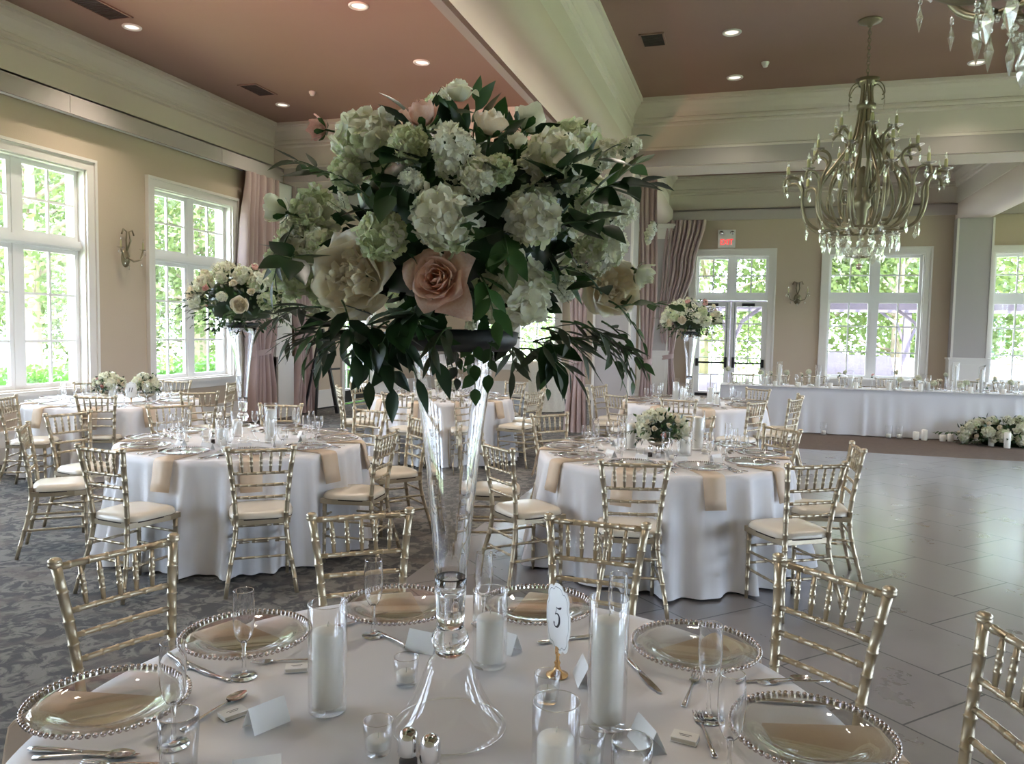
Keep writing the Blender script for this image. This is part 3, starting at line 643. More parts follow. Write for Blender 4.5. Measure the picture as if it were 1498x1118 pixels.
def pr_fork():
    mb=MB(); L=.19
    def prof(y): return .0035+.001*math.cos(y*9)
    pts=[(0,-.095,.004),(0,-.06,.006),(0,0,.010),(0,.03,.008),(0,.045,.006)]; mb.tube(pts,[.0055,.0045,.0028,.0025,.006],8,Matrix.Diagonal((1.2,1,.55,1)))
    mb.add([(-.012,.05,.0045),(.012,.05,.0045),(.012,.064,.0035),(-.012,.064,.0035),(0,.04,.006),(-.012,.05,.003),(.012,.05,.003),(.012,.064,.002),(-.012,.064,.002)],[(0,1,2,3),(4,1,0),(8,7,6,5),(0,3,8,5),(1,6,7,2),(3,2,7,8)],False)
    for k in range(4): x=-.0105+k*.007; mb.tube([(x,.062,.003),(x,.08,.003),(x*.95,.097,.007)],[.0018,.0016,.0008],6)
    o=mb.build('dinner_fork','silver'); tag(o,'f','fork'); return o
def pr_spoon():
    mb=MB(); mb.tube([(0,-.095,.004),(0,-.07,.006),(0,0,.012),(0,.035,.010),(0,.05,.006)],[.006,.005,.0028,.0026,.004],8,Matrix.Diagonal((1.2,1,.55,1)))
    mb.grid(lambda u,v:(.0195*math.sin(PI*v)**.8*math.cos(u*2*PI)*1 if False else .019*(1-v)*math.cos(u*2*PI),.074+.028*(1-v)*math.sin(u*2*PI)-.003*(1-v)*math.cos(2*u*PI*2),.0065-.0055*(1-(1-v)**2)),24,6,wrap=True)
    mb.grid(lambda u,v:(.0192*(1-v)*math.cos(u*2*PI),.074+.0282*(1-v)*math.sin(u*2*PI),.0062-.0055*(1-(1-v)**2)-.0008),24,6,wrap=True)
    o=mb.build('dessert_spoon','silver'); tag(o,'s','spoon'); return o
def pr_knife():
    mb=MB(); mb.tube([(0,-.115,.006),(0,-.10,.006),(0,-.03,.006),(0,0,.006)],[.004,.0068,.0055,.004],8,Matrix.Diagonal((1.25,1,.8,1)))
    pl=[(-.006,0),(.005,0),(.010,.02),(.0105,.08),(.004,.115),(-.005,.122),(-.0065,.09)]
    mb.prism(pl,.0035,.0052); o=mb.build('dinner_knife','silver'); tag(o,'k','knife'); return o
def pr_napkin():
    # folded rectangle running out from the plate centre, over the edge and down the cloth (+y is outward)
    r=empty('folded_napkin',(0,0,0),0,'n','napkin')
    path=[(-.085,.004),(0,.004),(.12,.004),(.150,.004),(.174,.001),(.186,-.014),(.197,-.06),(.212,-.14),(.228,-.205)]
    def lay(off,w,l):
        mb=MB(); P=path[:-1]+[(path[-1][0],path[-1][1]+l)]
        top=[(y,z+off) if i<4 else (y+off*1.2,z+off*.4) for i,(y,z) in enumerate(P)]
        n=len(P); T_=.0028; low=[(y,z-T_) if i<4 else (y-T_,z) for i,(y,z) in enumerate(top)]
        vs=[(s*w*(1 if i<5 else 1-.03*math.sin(i)),y,z) for s in(-1,1) for i,(y,z) in enumerate(top)]+[(s*w*(1 if i<5 else 1-.03*math.sin(i)),y,z) for s in(-1,1) for i,(y,z) in enumerate(low)]
        fs=[(i,i+1,n+i+1,n+i) for i in range(n-1)]+[(2*n+i,3*n+i,3*n+i+1,2*n+i+1) for i in range(n-1)]
        fs+=[(i,2*n+i,2*n+i+1,i+1) for i in range(n-1)]+[(n+i,n+i+1,3*n+i+1,3*n+i) for i in range(n-1)]+[(0,n,3*n,2*n),(n-1,3*n-1,4*n-1,2*n-1)]
        mb.add(vs,fs,True); return mb
    lay(0,.072,0).build('lower_fold','napkin_cloth',r); lay(.0035,.069,.012).build('upper_fold','napkin_cloth',r); return r
def pr_card():
    mb=MB()
    for s in(-1,1):
        mb.add([(-.045,0,.052),(.045,0,.052),(.045,s*.026,0),(-.045,s*.026,0),(-.045,s*.0008,.0505),(.045,s*.0008,.0505),(.045,s*.0252,0),(-.045,s*.0252,0)],[(0,1,2,3),(7,6,5,4),(0,3,7,4),(1,5,6,2),(3,2,6,7)],False)
    o=mb.build('place_card','card_paper'); tag(o,'c','place card'); return o
def pr_matchbox():
    r=empty('matchbox',(0,0,0),0,'m','matchbox')
    MB().box(-.028,.028,-.018,.018,.0005,.011).build('sleeve','card_paper',r)
    MB().box(-.0265,.0265,-.0185,.0185,.002,.0095).build('striker','wick',r); MB().box(-.0283,-.0265,-.0165,.0165,.0015,.010).box(.0265,.0283,-.0165,.0165,.0015,.010).build('tray','card_paper',r)
    for k,(w,x) in enumerate(((.010,-.003),(.014,.003))): MB().box(-w,w,x-.0007,x+.0007,.011,.0113).build('printed_line','ink',r)
    return r
def cyl_glass(mb,rad,h,base=.012,t=.0025):
    return mb.lathe([(.001,0),(rad*.96,0),(rad,.004),(rad,h),(rad-t*.5,h+.0015),(rad-t,h),(rad-t,base),(.001,base)],32)
def pr_pillar(rad=.046,h=.26,cr=.036,ch=.20,name='candle_cylinder'):
    r=empty(name,(0,0,0),0,'x','candle holder'); cyl_glass(MB(),rad,h).build('glass_cylinder','cylinder_glass',r)
    MB().lathe([(rad-.0012,h),(rad-.0005,h+.0012),(rad+.0006,h+.0012),(rad+.001,h)],32).build('rim','crystal_thin',r)
    c=MB().lathe([(.001,.013),(cr-.002,.013),(cr,.016),(cr,ch-.012),(cr*.93,ch-.006),(cr*.6,ch),(.001,ch+.003)],28).build('pillar_candle','wax',r,label='ivory pillar candle')
    MB().tube([(0,0,ch),(.001,0,ch+.008),(.003,0,ch+.015)],.0012,5).build('wick','wick',c); return r
def pr_votive():
    r=empty('votive_holder',(0,0,0),0,'v','votive'); MB().lathe([(.001,0),(.026,0),(.027,.003),(.0315,.068),(.0305,.0685),(.0295,.067),(.0255,.008),(.001,.008)],24).build('glass_cup','cylinder_glass',r)
    MB().lathe([(.0298,.0675),(.0305,.0692),(.0315,.0685)],24).build('rim','crystal_thin',r)
    c=MB().lathe([(.001,.009),(.0215,.009),(.0235,.012),(.0245,.027),(.0225,.030),(.001,.0285)],20).build('tealight','wax',r); MB().tube([(0,0,.028),(.001,0,.035),(.001,0,.042)],.0011,5).build('wick','wick',c); return r
def pr_shaker(fill,nm,lb):
    r=empty('shaker',(0,0,0),0,lb,nm); 
    MB().lathe([(.001,0),(.017,0),(.018,.004),(.0165,.045),(.015,.052)],12).build('glass_body','cylinder_glass',r); MB().lathe([(.001,.004),(.0158,.004),(.0148,.034),(.001,.034)],12).build('filling',fill,r)
    MB().lathe([(.0165,.044),(.0175,.047),(.0165,.072),(.0135,.081),(.008,.085),(.001,.086)],16).build('chrome_cap','chrome',r); return r
P={}
def proto(k):
    if k not in P: P[k]=Proto({'plate':pr_plate,'flute':pr_flute,'goblet':pr_goblet,'fork':pr_fork,'spoon':pr_spoon,'knife':pr_knife,'napkin':pr_napkin,'card':pr_card,'match':pr_matchbox,'pillar':pr_pillar,
        'pillar_s':lambda:pr_pillar(.046,.20,.036,.135),'pillar_l':lambda:pr_pillar(.046,.30,.037,.255),'votive':pr_votive,'tumbler':pr_tumbler}[k]())
    return P[k]
def pr_tumbler():
    r=empty('water_glass',(0,0,0),0,'w','glass'); MB().lathe([(.001,0),(.030,0),(.033,.004),(.038,.09),(.0385,.125),(.037,.125),(.035,.09),(.030,.012),(.001,.010)],28).build('glass_body','drink_glass',r)
    MB().lathe([(.0368,.125),(.0377,.1265),(.0387,.125)],28).build('rim','crystal_thin',r); return r
IT={}
def place(k,x,y,rz=0,tbl=None,label=None,z=ZT,scale=None,group=None):
    o=proto(k).place((x,y,z),rz,label,group,scale)
    if tbl: IT.setdefault((tbl,k),[]).append(o)
    return o
def setting(tbl,c,a,full=True,pr=.70,seed=0):
    q=random.Random(seed); ca,sa=math.cos(a),math.sin(a); rz=a-PI/2     # +y local = outward
    def W(r_,t_): return c[0]+r_*ca-t_*sa, c[1]+r_*sa+t_*ca               # t: to the left of the outward direction
    x,y=W(pr+.023,0); place('napkin',x,y,rz,tbl); x,y=W(pr,0); place('plate',x,y,rz,tbl,z=ZT+.0075)
    # seen from the guest (looking inward): fork at the guest's left = right of outward direction
    x,y=W(pr+.0,-.205); place('fork',x,y,rz+PI+q.uniform(-.1,.1),tbl)
    x,y=W(pr+.0,.20); place('knife',x,y,rz+PI+q.uniform(-.1,.1),tbl); x,y=W(pr,.232); place('spoon',x,y,rz+PI+q.uniform(-.1,.1),tbl)
    x,y=W(pr-.21+q.uniform(-.01,.01),.15+q.uniform(-.02,.02)); place('flute',x,y,q.random()*6,tbl)
    if full:
        x,y=W(pr-.17,.235); place('goblet',x,y,q.random()*6,tbl)
        x,y=W(pr-.25,-.02+q.uniform(-.03,.03)); place('card',x,y,rz+q.uniform(-.25,.25),tbl)
# ---- front table, item by item
G='tableware on the front table'
def pp(k,px,py,rz=0,label=None,dz=0,scale=None): 
    p=on_z(px,py,ZT+dz); return place(k,p.x,p.y,rz,None,label,ZT,scale)
PL=[(159,1026,'glass charger plate with beaded rim at the bottom left, overhanging the table edge'),(361,929,'glass charger plate with beaded rim behind the single flute left of the pillar candle'),(582,886,'glass charger plate with beaded rim just left of the glass vase neck'),(786,886,'glass charger plate with beaded rim just right of the glass vase neck'),(1017,946,'glass charger plate with beaded rim right of the tall pillar candle'),(1187,1072,'glass charger plate with beaded rim at the bottom right')]
for px,py,l in PL:
    p=on_z(px,py,ZT+.024); a=math.atan2(p.y-T1[1],p.x-T1[0])
    d=math.hypot(p.x-T1[0],p.y-T1[1])
    n=place('napkin',p.x,p.y,a-PI/2,None,l.replace('glass charger plate with beaded rim','beige folded napkin under the charger plate'),z=ZT)
    # keep the drop of the napkin outside the cloth edge
    q=max(0,(.905-d)-.182) ; n.location=(p.x+q*math.cos(a),p.y+q*math.sin(a),ZT)
    o=place('plate',p.x,p.y,a-PI/2,None,l,z=ZT+.0075); o.scale=(1.05,1.05,1)
pp('flute',357,990,0,'champagne flute standing alone in front of the second plate from the left')
pp('flute',546,930,1,'champagne flute left of the glass vase, in front of the plate')
pp('flute',707,915,2,'champagne flute just behind and right of the vase neck')
pp('flute',1036,1052,3,'champagne flute right of the tall candle, behind another flute')
pp('flute',1066,1146,4,'champagne flute at the bottom right, nearest the camera')
pp('flute',254,1090,5,'champagne flute at the bottom left over the beaded plate')
pp('flute',902,955,1,'champagne flute mostly hidden behind the tallest pillar candle')
pp('tumbler',262,1135,0,'short water glass at the bottom left in front of the flute'); pp('tumbler',922,1178,0,'water glass cut off by the bottom edge right of the candles')
for k,px,py,l in(('pillar',479,1038,'ivory pillar candle in a clear cylinder left of the vase base'),('pillar_l',887,1060,'tallest ivory pillar candle in a clear cylinder, right of the number card'),('pillar_s',811,1172,'ivory pillar candle in a cylinder at the bottom edge right of the shakers')): pp(k,px,py,0,l,scale=.97)
pp('pillar_s',716,972,0,'short ivory candle in a cylinder behind the vase base')
for px,py,l in((594,1000,'small votive holder left of the vase base'),(553,1100,'small votive holder in front of the vase base, left of the shakers'),(800,1025,'small votive holder directly in front of the number card'),(862,1118,'small votive holder between the two right candle cylinders'),(1000,1160,'small votive holder at the bottom edge')): 
    if px!=1000: pp('votive',px,py,0,l)
for px,py,rz,l in((390,1060,1.15,'white tent place card beside the matchbox at left'),(619,950,-.15,'blank white place card left of the vase neck'),(737,950,-.35,'blank white place card right of the vase neck'),(946,1090,-1.0,'white tent place card between the tall candle and the fork'),(856,995,-1.2,'white place card half hidden behind the tall candle cylinder'),(376,1145,.6,'white place card cut off by the bottom edge')): pp('card',px,py,rz,l)
for px,py,rz,l in((341,1047,1.1,'white matchbox beside the tent card at left'),(1002,1083,-.15,'white matchbox left of the fork at right'),(434,980,.5,'white matchbox behind the left pillar candle')): pp('match',px,py,rz,l)
for k,px,py,rz,l in(('spoon',313,1042,-.1,'silver spoon left of the matchbox pointing at the camera'),('fork',423,968,2.0,'silver fork between the flute and the left pillar candle'),('fork',1032,1075,.25,'silver fork at right with tines toward the vase'),('knife',936,985,.55+PI,'silver knife right of the tall candle'),('knife',120,1103,-1.35,'silver knife lying at the bottom left edge'),('spoon',120,1108,-1.2,'silver spoon lying on the knife at the bottom left edge'),('fork',190,1120,1.9,'silver fork at the bottom left with tines showing'),
    ('knife',278,974,-1.9,'silver knife between the two left plates'),('fork',300,985,1.35,'silver fork crossing beside the second flute'),('spoon',1130,997,-1.15,'silver spoon beside the two right plates'),('fork',1160,999,1.95,'silver fork between the two right plates'),('knife',1160,1030,1.75,'silver knife seen through the bottom right plate'),('spoon',580,940,-2.1,'silver spoon in front of the plate left of the vase'),('knife',520,912,2.6,'silver knife left of the flute behind the left candle'),('fork',660,915,.4,'silver fork behind the vase neck'),('knife',840,935,-.9,'silver knife behind the number card'),('spoon',725,903,-.5,'silver spoon behind the right flute'),('fork',1010,1010,-.1,'silver fork in front of the right plate')):
    pp(k,px,py,rz,l)
def at_px(o,px,py): p=on_z(px,py,ZT); o.location=(p.x,p.y,ZT)
for a_ in(('pepper','pepper shaker','chrome topped pepper shaker in front of the vase base',597,1140),('salt','salt shaker','chrome topped salt shaker right of the pepper shaker',629,1150)):
    o=pr_shaker(*a_[:3]); at_px(o,a_[3],a_[4]); o.scale=(1.2,)*3
# number cards
NUM={'5':[[(-.008,.019,.0009),(0,.018,.0012),(.010,.021,.0024),(.016,.025,.0008)],[(-.006,.020,.0008),(-.009,.008,.001),(-.012,.002,.0012)],[(-.012,.002,.0008),(-.003,.006,.0016),(.006,.002,.0034),(.007,-.010,.0040),(.0,-.021,.0026),(-.010,-.024,.0014),(-.016,-.020,.0022),(-.016,-.015,.0030)]],
 '11':[[(-.008,.020,.0026),(-.013,.0,.0024),(-.018,-.020,.0026)],[(-.014,.014,.0006),(-.010,.017,.0008),(-.008,.021,.001)],[(.014,.020,.0026),(.009,.0,.0024),(.004,-.020,.0026)],[(.008,.014,.0006),(.012,.017,.0008),(.014,.021,.001)]]}
def smooth(p,k=4):
    out=[]; n=len(p)
    for i in range(n-1):
        a,b,c,d=p[max(0,i-1)],p[i],p[i+1],p[min(n-1,i+2)]
        for j in range(k):
            t=j/k; out.append(tuple(.5*((2*b[q])+(-a[q]+c[q])*t+(2*a[q]-5*b[q]+4*c[q]-d[q])*t*t+(-a[q]+3*b[q]-3*c[q]+d[q])*t**3) for q in range(2)))
    out.append(p[-1]); return out
def number_card(x,y,rz,s,label,hold='brass',size=1.0,sh=.18):
    r=empty('table_number_card',(x,y,ZT),rz,label,'table number'); r.scale=(size,)*3
    w,h=.052,.072
    def outline(k):
        pts=[]
        for i in range(64):
            a=2*PI*i/64; c,s_=math.cos(a),math.sin(a); q=(abs(c)**5+abs(s_)**5)**(-.2)
            m=.93+.10*abs(math.cos(2*a+PI/2*0))**1.5-.10*math.exp(-((abs(math.sin(2*a))-.78)/.12)**2)
            pts.append((w*k*q*c*m,h*k*q*s_*m+.125))
        return pts
    MB().prism(outline(1),-.001,.001,'y').build('card','card_paper',r)
    o=outline(.90); i=outline(.885); mb=MB(); n=64
    mb.add([(a,-.0013,b) for a,b in o]+[(a,-.0013,b) for a,b in i],[(k,(k+1)%n,n+(k+1)%n,n+k) for k in range(n)],False); mb.build('border_line','ink',r)
    nm_=MB()
    for st_ in NUM[s]:
        P_=smooth([(p[0],p[1]) for p in st_],5); W_=smooth([(p[2],0) for p in st_],5); vs=[]
        for i,(x,y) in enumerate(P_):
            x2,y2=P_[min(i+1,len(P_)-1)]; x1,y1=P_[max(i-1,0)]; L_=math.hypot(x2-x1,y2-y1) or 1; nx,ny=-(y2-y1)/L_,(x2-x1)/L_
            for q in(-1,1): vs.append((x+nx*W_[i][0]*q,-.0016,.128+y+ny*W_[i][0]*q))
        nm_.add(vs,[(2*i,2*i+1,2*i+3,2*i+2) for i in range(len(P_)-1)],False)
    nm_.build('numeral','ink',r)
    st=MB(); st.lathe([(.024,0),(.024,.003),(.010,.010),(.005,.022),(.007,.028),(.004,.034),(.004,.05)],16); st.box(-.006,.006,-.003,.003,.045,.062)
    st.build('card_stand',hold,r); return r
p=on_z(815,988,ZT); number_card(p.x,p.y,-1.15+YAW,'5','white scalloped table number card reading 5 in a gold stand',size=1.2)
p=on_z(192,592,ZT); number_card(p.x,p.y,.25,'11','white table number card reading 11 on the far left table','brass',1.25,.4)
# other tables
for nm,c,n,a0 in(('t2',T2,10,.36),('t3',T3,10,.15),('t4',T4,10,.2),('t5',T5,10,.3),('t6',T6,9,.1)):
    for k in range(n): setting(nm,c,a0+2*PI*k/n,nm in('t2','t3') or k%2==0,.70,hash((nm,k))%1000 if False else int(nm[1])*31+k)
TN={'t2':'middle left round table','t3':'middle right round table','t4':'far left round table','t5':'far middle round table','t6':'far right round table'}
def cyls(t,c,lst):
    for k,dx,dy in lst: place(k,c[0]+dx,c[1]+dy,0,t)
cyls('t2',T2,[('pillar_s',-.22,.22),('pillar_l',.22,.03),('pillar_s',.02,-.28),('votive',.2,.25),('votive',.15,-.2),('votive',-.3,-.05),('votive',-.1,-.3)])
cyls('t3',T3,[('pillar',-.24,.10),('pillar_l',.24,.28),('pillar_s',.17,-.02),('votive',-.12,-.28),('votive',-.3,-.1),('votive',.3,.12),('votive',.1,-.25)])
cyls('t4',T4,[('pillar',.12,-.15),('pillar_s',.36,.2),('votive',-.2,-.2),('votive',.2,-.3)])
cyls('t5',T5,[('pillar',-.25,.05),('pillar_l',.22,.12),('pillar_s',.1,-.25),('votive',-.1,-.2)])
cyls('t6',T6,[('pillar_l',-.22,.1),('pillar',-.1,-.2),('pillar',.22,.05),('pillar_s',.3,-.2),('votive',.1,.3)])
cyls('t2',T2,[('match',.0,-.40),('match',-.38,-.2)]); cyls('t3',T3,[('match',.05,-.40)])
KN={'plate':'beaded glass charger plate on','flute':'clear champagne flute on','goblet':'clear water goblet on','fork':'silver dinner fork on','knife':'silver dinner knife on','spoon':'silver spoon on','napkin':'beige napkin hanging from','card':'white place card on','pillar':'medium ivory candle cylinder on','pillar_s':'short ivory candle cylinder on','pillar_l':'tall ivory candle cylinder on','votive':'small votive candle glass on','match':'white matchbox on','tumbler':'water glass on'}
GN={'plate':'charger plates','flute':'champagne flutes','goblet':'water goblets','fork':'forks','knife':'knives','spoon':'spoons','napkin':'napkins','card':'place cards','pillar':'candle cylinders','pillar_s':'candle cylinders','pillar_l':'candle cylinders','votive':'votives','match':'matchboxes','tumbler':'water glasses'}
for (t,k),objs in IT.items():
    if t in TN: ordinal(objs,KN[k]+' '+TN[t]+', {} from the left',GN[k]+' on '+TN[t])
for i,(c,f) in enumerate(((T2,'middle left table'),)):
    for k,(fl,nm) in enumerate((('pepper','pepper shaker'),('salt','salt shaker'))):
        o=pr_shaker(fl,nm,f'chrome topped {nm} on the {f}'); o.location=(c[0]-.12+k*.05,c[1]-.2,ZT)
for k,(fl,nm) in enumerate((('pepper','pepper shaker'),('salt','salt shaker'))):
    o=pr_shaker(fl,nm,f'chrome topped {nm} in front of the low flower bowl on the middle right table'); o.location=(T3[0]-.06+k*.06,T3[1]-.22,ZT)
# ---- tall trumpet vases
def make_vase():
    r=empty('trumpet_vase',(0,0,0),0,'v','vase')
    MB().lathe([(.127,.003),(.1275,.006),(.116,.018),(.095,.045),(.076,.080),(.062,.115),(.052,.142),(.043,.157),(.030,.165)],48).build('flared_base','cylinder_glass',r)
    MB().lathe([(.1265,.0015),(.1285,.004),(.1265,.0065)],48).build('base_rim','crystal_thin',r)
    MB().lathe([(.001,.166),(.028,.166),(.034,.172),(.031,.178),(.038,.186),(.041,.198),(.041,.206),(.037,.217),(.031,.223),(.031,.228),(.001,.228)],40).build('glass_ball','vase_glass',r)
    MB().lathe([(.001,.229),(.030,.229),(.031,.26),(.033,.30),(.036,.34),(.0335,.342),(.028,.315),(.018,.30),(.001,.297)],40).build('solid_neck','vase_glass',r)
    o=[(.0335,.300),(.037,.36),(.045,.46),(.056,.58),(.070,.70),(.087,.80),(.104,.865)]
    prof=o+[(o[-1][0]-.0015,.867)]+[(a-.003,z) for a,z in reversed(o)]
    MB().lathe(prof,48,wob=lambda a,z:.012*math.sin(3*a+z*14)*max(0,min(1,(z-.32)*4))).build('trumpet_bowl','vase_glass',r)
    return r
VP=Proto(make_vase())
V1=(-.605,1.575)
VP.place((V1[0],V1[1],ZT),0,'tall clear glass trumpet vase at the centre of the front table','tall glass trumpet vases')
VP.place((T2[0]+.03,T2[1]-.05,ZT),0,'tall clear glass trumpet vase on the middle left table','tall glass trumpet vases')
VP.place((T6[0]-.05,T6[1]+.02,ZT),0,'tall clear glass trumpet vase on the far right table','tall glass trumpet vases')
# ============================================================ FLOWERS
def fib(n,i): 
    z=1-2*(i+.5)/n; r=math.sqrt(1-z*z); a=i*2.399963; return Vector((r*math.cos(a),r*math.sin(a),z))
def petal(mb,th0,span,pf,rng,nu=6,nv=6,ruf=.03,tip=0,T=None):
    ph=rng.random()*6; k=rng.uniform(3,5)
    def g(u,v):
        u=u*2-1; vv=v*(1-.22*u*u*v)+tip*v*v*(1-abs(u))**2*.3
        p=bez(pf[0],pf[1],pf[2],pf[3],1)[0]
        a=(1-vv)**3; b=3*vv*(1-vv)**2; c=3*vv*vv*(1-vv); d=vv**3
        ro=a*pf[0][0]+b*pf[1][0]+c*pf[2][0]+d*pf[3][0]; z=a*pf[0][1]+b*pf[1][1]+c*pf[2][1]+d*pf[3][1]
        w=span*(.35+.65*math.sin(min(1,v*1.3)*PI/2))*(1-.25*max(0,v-.8)/.2*0)
        ro+=ruf*v*v*math.sin(u*k+ph); z+=ruf*v*v*math.cos(u*k*1.3+ph)
        ro+=.06*v*v*abs(u)**3
        an=th0+u*w; return (ro*math.cos(an),ro*math.sin(an),z)
    mb.grid(g,nu,nv,T)
def rose_mesh(name,m,seed,opn=.8,n=20,ruf=.035,tip=.6,mi=None):
    rng=random.Random(seed); mb=MB()
    for i in range(n):
        t=i/(n-1); mb.m=0 if (mi is None or t>.45) else 1
        q=t**1.15
        rt=.07+.74*q*opn+.05*rng.random(); top=.98-.34*q*opn+.06*rng.random()
        pf=[(.03+.1*t,0),(.16+.50*q,.02),(rt*.86+.06,top*.95),(rt*(1.0+.42*t*t*opn),top-.34*t*t*opn)]
        petal(mb,i*2.4+rng.uniform(-.2,.2),1.25-.5*t,pf,rng,8,8,ruf*(.5+1.3*t),tip*t)
    mb.m=0; return mb.mesh(name,[m] if mi is None else [m,mi])
def bud_mesh(name,m,seed,n=9):
    rng=random.Random(seed); mb=MB()
    for i in range(n+4):
        t=i/(n+3); rt=.10+.46*t; pf=[(.06,0),(.50+.16*t,.05),(rt+.16,.70),(rt*(.80+.75*t*t),1.05-.22*t*t)]
        petal(mb,i*2.4,1.2-.4*t,pf,rng,8,7,.05+.05*t,.6)
    mb.m=1
    for k in range(5): petal(mb,k*1.2566,.28,[(.1,-.1),(.42,-.08),(.60,.15),(.72,.30)],rng,3,4,.01,1)
    mb.tube([(0,0,0),(0,0,-.5),(.03,0,-1.1)],.07,6); mb.m=0; return mb.mesh(name,[m,'leaf_mid'])
def peony_mesh(name,m,m2,seed):
    rng=random.Random(seed); mb=MB()
    for i in range(11):
        t=i/10; petal(mb,i*2.4,.85,[(.1,0),(.60+.15*t,.02),(.80+.10*t,.80),(.80+.30*t,.98-.45*t)],rng,8,8,.10,.6)
    mb.m=1
    for i in range(34):
        t=i/33; r=.62*math.sqrt(t); a=i*2.4; T=Matrix.Translation((r*math.cos(a)*.8,r*math.sin(a)*.8,.28))@Euler((rng.uniform(-.5,.5),rng.uniform(-.5,.5),a)).to_matrix().to_4x4()
        petal(mb,rng.random()*6,1.1,[(.02,0),(.14,.05),(.16,.3),(.22+.1*rng.random(),.55-.12*t)],rng,5,4,.06,.2,T)
    mb.m=0; return mb.mesh(name,[m,m2])
def floret(mb,T,s,rng,np_=4,cup=.25,ruf=.04):
    for k in range(np_):
        a0=k*2*PI/np_+rng.uniform(-.12,.12); L=s*rng.uniform(.9,1.1); W=s*(1.05 if np_==4 else .75)*rng.uniform(.9,1.05); tw=rng.uniform(-.25,.25); c=cup+rng.uniform(-.15,.2); ph=rng.random()*6
        def g(u,v,a0=a0,L=L,W=W,tw=tw,c=c,ph=ph):
            u=u*2-1; w=(.25+.75*(min(v,.6)/.6)**.8)*(1 if v<.6 else math.sqrt(max(.02,1-((v-.6)/.42)**2)))*W*.5; x=L*v; y=u*w
            z=c*L*v*v*.8+tw*y*v+abs(y)*.25+ruf*s*math.sin(u*3+ph)*v*3; ca,sa=math.cos(a0),math.sin(a0); return (x*ca-y*sa,x*sa+y*ca,z)
        mb.grid(g,4,6,T)
def head_mesh(name,mats,seed,n=44,fs=.30,np_=4,sq=(1,1,.85),cut=-.45,jit=.08,centre=True,cup=.2,fsv=.15):
    rng=random.Random(seed); mb=MB()
    for i in range(n):
        d=fib(n,i)
        if d.z<cut: continue
        mb.m=rng.choice([0]*5+[1])
        r=1+rng.uniform(-jit,jit)-.5*fs*.4; p=Vector((d.x*sq[0],d.y*sq[1],d.z*sq[2]))*r*.82
        dd=(d+Vector((rng.uniform(-.35,.35),rng.uniform(-.35,.35),rng.uniform(-.35,.35)))).normalized()
        T=Matrix.Translation(p)@dd.to_track_quat('Z','Y').to_matrix().to_4x4()@Matrix.Rotation(rng.random()*6,4,'Z')
        floret(mb,T,fs*rng.uniform(1-fsv,1+fsv),rng,np_,cup)
        if centre: mb.m=2; mb.ball((0,0,.015),fs*.07,5,4,T)
    mb.m=3; mb.lathe([(.001,-.6),(.4,-.3),(.5,.1),(.4,.45),(.001,.6)],8)   # green heart of stalks
    mb.m=0; return mb.mesh(name,mats)
WH=['petal_white','petal_green','petal_green','leaf_mid']
FM={'hyd':[head_mesh('hydrangea_bloom',WH,s,46,.42,cup=.28,jit=.1) for s in(1,2,3)],
    'hydg':[head_mesh('hydrangea_bloom',['petal_green','petal_white','petal_green','leaf_mid'],s,40,.45,cup=.3,jit=.1) for s in(4,5)],
    'stock':[head_mesh('stock_bloom',WH,s,60,.27,6,(.8,.8,1.2),-.8,.12,True,.35,.3) for s in(6,7)],
    'rose_w':[rose_mesh('r1','petal_white',11,.8),rose_mesh('r1','petal_cream',12,.65)],'rose_p':[rose_mesh('r2','petal_peach',13,.95,22,.03,.9)],'rose_k':[rose_mesh('r3','petal_pink',14,.6,18)],
    'peony':[peony_mesh('r4','petal_cream','petal_cream',15)],'bud':[bud_mesh('r5','petal_white',16),bud_mesh('r5','petal_cream',17)],'bud_p':[bud_mesh('r6','petal_peach',18,11)],'bud_k':[bud_mesh('r7','petal_pink',19,11)],
    'lis':[rose_mesh('r8','petal_white',20,.55,8,.05,.2)]}
FN={'hyd':'hydrangea','hydg':'hydrangea','stock':'stock_flower','rose_w':'rose','rose_p':'rose','rose_k':'rose','peony':'garden_rose','bud':'rosebud','bud_p':'rosebud','bud_k':'rosebud','lis':'lisianthus','bell':'bell_flower_sprig','fill':'filler_flower'}
FLB={'rose_p':'open peach rose','rose_k':'dusty pink rose','bud_p':'peach rose seen from the side','bud_k':'dusty pink rosebud','peony':'ruffled cream garden rose'}
def leaf(mb,base,d,up,L,W,fold=.25,curl=.2,shape=1.0,nv=5):
    d=d.normalized(); side=d.cross(up); side=side.normalized() if side.length>1e-5 else d.orthogonal().normalized(); n=side.cross(d)
    def g(u,v):
        x=(u-.5)*2; w=math.sin(PI*v**(.80*shape))**1.05*W*.54 if 0<v<1 else 0
        return base+d*(L*v)+side*(x*w)+n*(abs(x)*w*fold-curl*L*v*v)
    mb.grid(g,2,nv)
def bells(mb,a,b,n,s,rng):
    mb.m=0; mb.tube([a,(a+b)/2+Vector((0,0,.01)),b],s*.12,5); mb.m=1
    for i in range(n):
        p=a.lerp(b,.15+.85*i/n); d=(b-a).normalized().cross(Vector((0,0,1))).normalized()*((-1)**i)
        q=p+d*s*1.2+Vector((0,0,-s*.6)); mb.lathe([(.15,.9),(.7,.6),(.95,0),(.85,-.5),(1.05,-.8)],8,Matrix.Translation(q)@Matrix.Diagonal((s,s,s,1)))
def bell_mesh(seed):
    rng=random.Random(seed); mb=MB()
    for k in range(4):
        a=Vector((rng.uniform(-.2,.2),rng.uniform(-.2,.2),-.2)); an=rng.random()*6; bells(mb,a,Vector((math.cos(an)*.9,math.sin(an)*.9,.5)),8,.15,rng)
    return mb.mesh('bells',['stem','petal_white'])
FM['bell']=[bell_mesh(31)]
